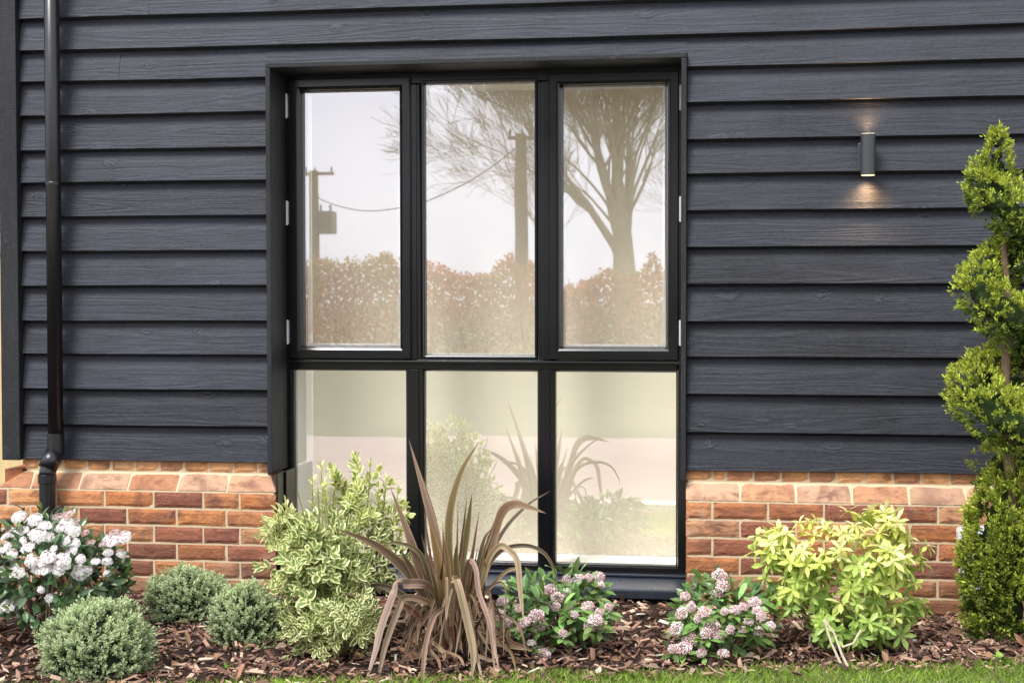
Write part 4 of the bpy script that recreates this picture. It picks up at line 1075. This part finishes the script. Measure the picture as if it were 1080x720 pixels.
# ------------------------------------------------------------------ what the glass reflects: the garden across the drive
def bare_tree(base, trunk_r, trunk_h, lean, depth, seed, spread, label, first_len):
    o = empty('bare_tree', base, label, 'tree'); r0 = random.Random(seed); tk, tw = MB(), MB()
    def grow(p, d, r, L, k):
        segs = 4 if k < 3 else 3; pts = [p]; rad = [r]
        for i in range(segs):
            q_ = .03 if k == 0 else .11; d = (d+Vector((r0.gauss(0, q_), r0.gauss(0, q_), r0.gauss(.04, .06)))).normalized(); p = p+d*(L/segs); pts.append(p); rad.append(max(.005, r*(1-.42*(i+1)/segs)))
        (tk if k < 3 else tw).tube(pts, rad, 9 if k < 2 else (6 if k < 3 else 3), cap=False)
        if k >= depth: return
        nch = (r0.choice((2, 3, 3)) if k > 2 else (4 if k == 2 else 5)) if k else 9
        for c in range(nch):
            a = r0.uniform(0, 2*PI) if k else c*2*PI/nch+r0.uniform(-.4, .4)
            side = d.orthogonal().normalized(); side.rotate(Matrix.Rotation(a, 3, d))
            nd_ = (d*1.0+side*r0.uniform(.4, 1.0)*spread*(.75 if k == 0 else 1)+Vector((0, 0, .12))).normalized()
            j = r0.uniform(.55, 1.0); pp = pts[-1] if c == 0 else pts[0].lerp(pts[-1], j) if k else pts[max(1, int(j*segs))]
            grow(pp, nd_, rad[-1]*r0.uniform(.5, .72) if k else r*r0.uniform(.20, .42), L*r0.uniform(.58, .8) if k else first_len*r0.uniform(.8, 1.15), k+1)
        if k < depth-1: grow(pts[-1], d, rad[-1]*.72, L*.75 if k else first_len*1.2, k+1)
    grow(Vector(base), Vector((lean, 0, 1)).normalized(), trunk_r, trunk_h, 0)
    tk.build('trunk', M['greybark'], o, smooth=True); tw.build('crown', M['greybark'], o)
b0 = mirrored(664, 330, 32); bare_tree((b0[0], -32, -.1), .37, 4.2, .0, 7, 5, .78, 'large bare spreading tree behind the garden hedge, reflected in top right pane', 2.3)
b0 = mirrored(580, 330, 38); bare_tree((b0[0], -39, -.1), .075, 3.8, -.02, 4, 11, .50, 'slender bare tree beside the taller pole, reflected in the top middle pane', 1.7)
b0 = mirrored(800, 330, 40); bare_tree((b0[0], -44, -.1), .26, 3.6, .03, 5, 17, .75, 'bare tree standing right of the large spreading tree', 2.8)

hm = leaf_mat('beech_hedge_leaf', .6, .3, .2)
hd = empty('beech_hedge', (-4, -25, -.08), 'rust and olive leafy hedge across the lawn, reflected in the panes', 'hedge')
f = MB(); n = 60000; x = rng.uniform(-16, 8, n)
top = np.array([1.80+.55*mnoise.noise(Vector((a*.7, 0, 0)))+.40*mnoise.noise(Vector((a*1.9, 3, 0)))+.25*mnoise.noise(Vector((a*5, 6, 0))) + (.30 if a < -6 else 0) for a in x]); z = top*rng.random(n)**.75-.05; y = -25+rng.normal(0, .35, n)*(1.15-z/3.4)
cc = np.where((np.array([mnoise.noise(Vector((a*.7, b_*1.2, 8))) for a, b_ in zip(x, z)])+rng.normal(0, .22, n) > -.05)[:, None], np.array([[.58, .27, .15]]), np.array([[.44, .30, .15]]))*rng.uniform(.75, 1.2, (n, 1))
D = unit(n); f.leaves(np.stack([x, y, z], 1), D, perp(D), rng.uniform(.07, .12, n), rng.uniform(.045, .07, n), cc, .2, .2); f.build('foliage', hm, hd)
s = MB()
for i in range(60): xa = -16+24*i/59; s.tube([(xa, -25, -.1), (xa+random.uniform(-.2, .2), -25, .8), (xa+random.uniform(-.4, .4), -25, 1.7)], [.03, .02, .01], 5)
s.build('stem', M['bark'], hd)

def pole(px, pytop, R, r, label, transformer):
    t = mirrored(px, pytop, R); o = empty('utility_pole', (t[0], -R, -.1), label, 'utility pole', 'wooden utility poles across the garden')
    s = MB(); s.tube([(t[0], -R, -.1), (t[0], -R, t[2])], [r*1.15, r*.85], 12); s.build('post', M['polewood'], o, smooth=False)
    a = MB(); a.box(t[0]-.40, t[0]+.85, -R-.06, -R+.06, t[2]-.18, t[2]-.06, .01); a.build('crossarm', M['polewood'], o)
    for dx_ in (-.32, .05, .75):
        i_ = MB(); i_.tube([(t[0]+dx_, -R, t[2]-.06), (t[0]+dx_, -R, t[2]+.02), (t[0]+dx_, -R, t[2]+.05), (t[0]+dx_, -R, t[2]+.16)], [.02, .05, .045, .02], 8); i_.build('insulator', M['greymetal'], o)
    if transformer:
        u = MB(); q = mirrored(347, 234, R+.3); u.box(q[0]-.36, q[0]+.36, -R-.35, -R+.35, q[2]-.48, q[2]+.42, .06)
        for k in range(-3, 4): u.box(q[0]+k*.1-.012, q[0]+k*.1+.012, -R-.37, -R+.41, q[2]-.4, q[2]+.3, .004)
        u.tube([(q[0]-.2, -R, q[2]+.4), (q[0]-.2, -R, q[2]+.68)], .045, 8); u.tube([(q[0]+.2, -R, q[2]+.4), (q[0]+.2, -R, q[2]+.68)], .045, 8)
        u.build('transformer', M['greymetal'], o)
    return t
ta = pole(332, 181, 52, .22, 'wooden pole carrying a boxed transformer, reflected in top left pane', True)
tb = pole(548, 141, 38, .20, 'taller plain wooden pole beside bare trees, reflected in top middle pane', False)
w = MB(); a, b_ = np.array([ta[0]+.1, -52, ta[2]-1.0]), np.array([tb[0], -38, tb[2]-.3]); pts = [a+(b_-a)*t-np.array([0, 0, 1.15*4*t*(1-t)]) for t in np.linspace(0, 1, 30)]
w.tube(pts, .022, 5); tag(w.build('overhead_wire', M['wire']), 'thin sagging cable strung between the two utility poles', 'cable')

# ------------------------------------------------------------------ light
SE, SA = math.radians(56), math.radians(212)                         # sun over the left shoulder, behind thin cloud
W = bpy.data.worlds.new('World'); bpy.context.scene.world = W; W.use_nodes = True; nt = W.node_tree; nt.nodes.clear()
sk = nt.nodes.new('ShaderNodeTexSky'); sk.sky_type = 'NISHITA'; sk.sun_disc = False; sk.sun_elevation = SE
sk.sun_rotation = SA; sk.air_density = 1.0; sk.dust_density = 4.0; sk.ozone_density = 1.0
hs = nt.nodes.new('ShaderNodeHueSaturation'); hs.inputs['Saturation'].default_value = .16; hs.inputs['Value'].default_value = 1.0
nt.links.new(sk.outputs[0], hs.inputs['Color'])
mx = nt.nodes.new('ShaderNodeMix'); mx.data_type = 'RGBA'; mx.inputs[0].default_value = .55; 
tcs = nt.nodes.new('ShaderNodeTexCoord'); cn = nt.nodes.new('ShaderNodeTexNoise'); cn.inputs['Scale'].default_value = 2.2; cn.inputs['Detail'].default_value = 5; cn.inputs['Roughness'].default_value = .55
mpc = nt.nodes.new('ShaderNodeMapping'); mpc.inputs['Scale'].default_value = (1, 1, 2.4); nt.links.new(tcs.outputs['Generated'], mpc.inputs[0]); nt.links.new(mpc.outputs[0], cn.inputs['Vector'])
cr = nt.nodes.new('ShaderNodeValToRGB'); cr.color_ramp.elements[0].position = .32; cr.color_ramp.elements[0].color = (.86, .87, .90, 1); cr.color_ramp.elements[1].position = .68; cr.color_ramp.elements[1].color = (1, 1, 1, 1)
nt.links.new(cn.outputs['Fac'], cr.inputs[0]); cm_ = nt.nodes.new('ShaderNodeMix'); cm_.data_type = 'RGBA'; cm_.blend_type = 'MULTIPLY'; cm_.inputs[0].default_value = 1.0; cm_.inputs[7].default_value = (15.6, 15.9, 16.9, 1)
nt.links.new(cr.outputs[0], cm_.inputs[6]); nt.links.new(cm_.outputs[2], mx.inputs[7])   # broken cloud layer
nt.links.new(hs.outputs[0], mx.inputs[6])
bg = nt.nodes.new('ShaderNodeBackground'); bg.inputs[1].default_value = .145; nt.links.new(mx.outputs[2], bg.inputs[0])
wo = nt.nodes.new('ShaderNodeOutputWorld'); nt.links.new(bg.outputs[0], wo.inputs[0])
S = bpy.data.lights.new('sun', 'SUN'); S.energy = 4.3; S.angle = math.radians(20); S.color = (1, .985, .955)
so = bpy.data.objects.new('sun', S); C.objects.link(so)
sd_ = Vector((math.sin(SA)*math.cos(SE), math.cos(SA)*math.cos(SE), math.sin(SE)))   # towards the sun
so.rotation_euler = (-sd_).to_track_quat('-Z', 'Y').to_euler(); so.location = (-8, -12, 12)

# ------------------------------------------------------------------ camera and render settings
cd = bpy.data.cameras.new('camera'); co = bpy.data.objects.new('camera', cd); C.objects.link(co)
cd.sensor_fit = 'HORIZONTAL'; cd.sensor_width = 36; cd.lens = 36*FPX/1080; cd.clip_end = 1000; cd.clip_start = .05
m = Matrix((RT.tolist(), UP.tolist(), (-FW).tolist())).transposed().to_4x4(); m.translation = Vector(CAM.tolist()); co.matrix_world = m
sc = bpy.context.scene; sc.camera = co
sc.view_settings.view_transform = 'Standard'; sc.view_settings.look = 'None'; sc.view_settings.exposure = 0; sc.view_settings.gamma = 1
sc.cycles.max_bounces = 8; sc.cycles.transparent_max_bounces = 12; sc.cycles.use_denoising = True
sc.cycles.sample_clamp_indirect = 4
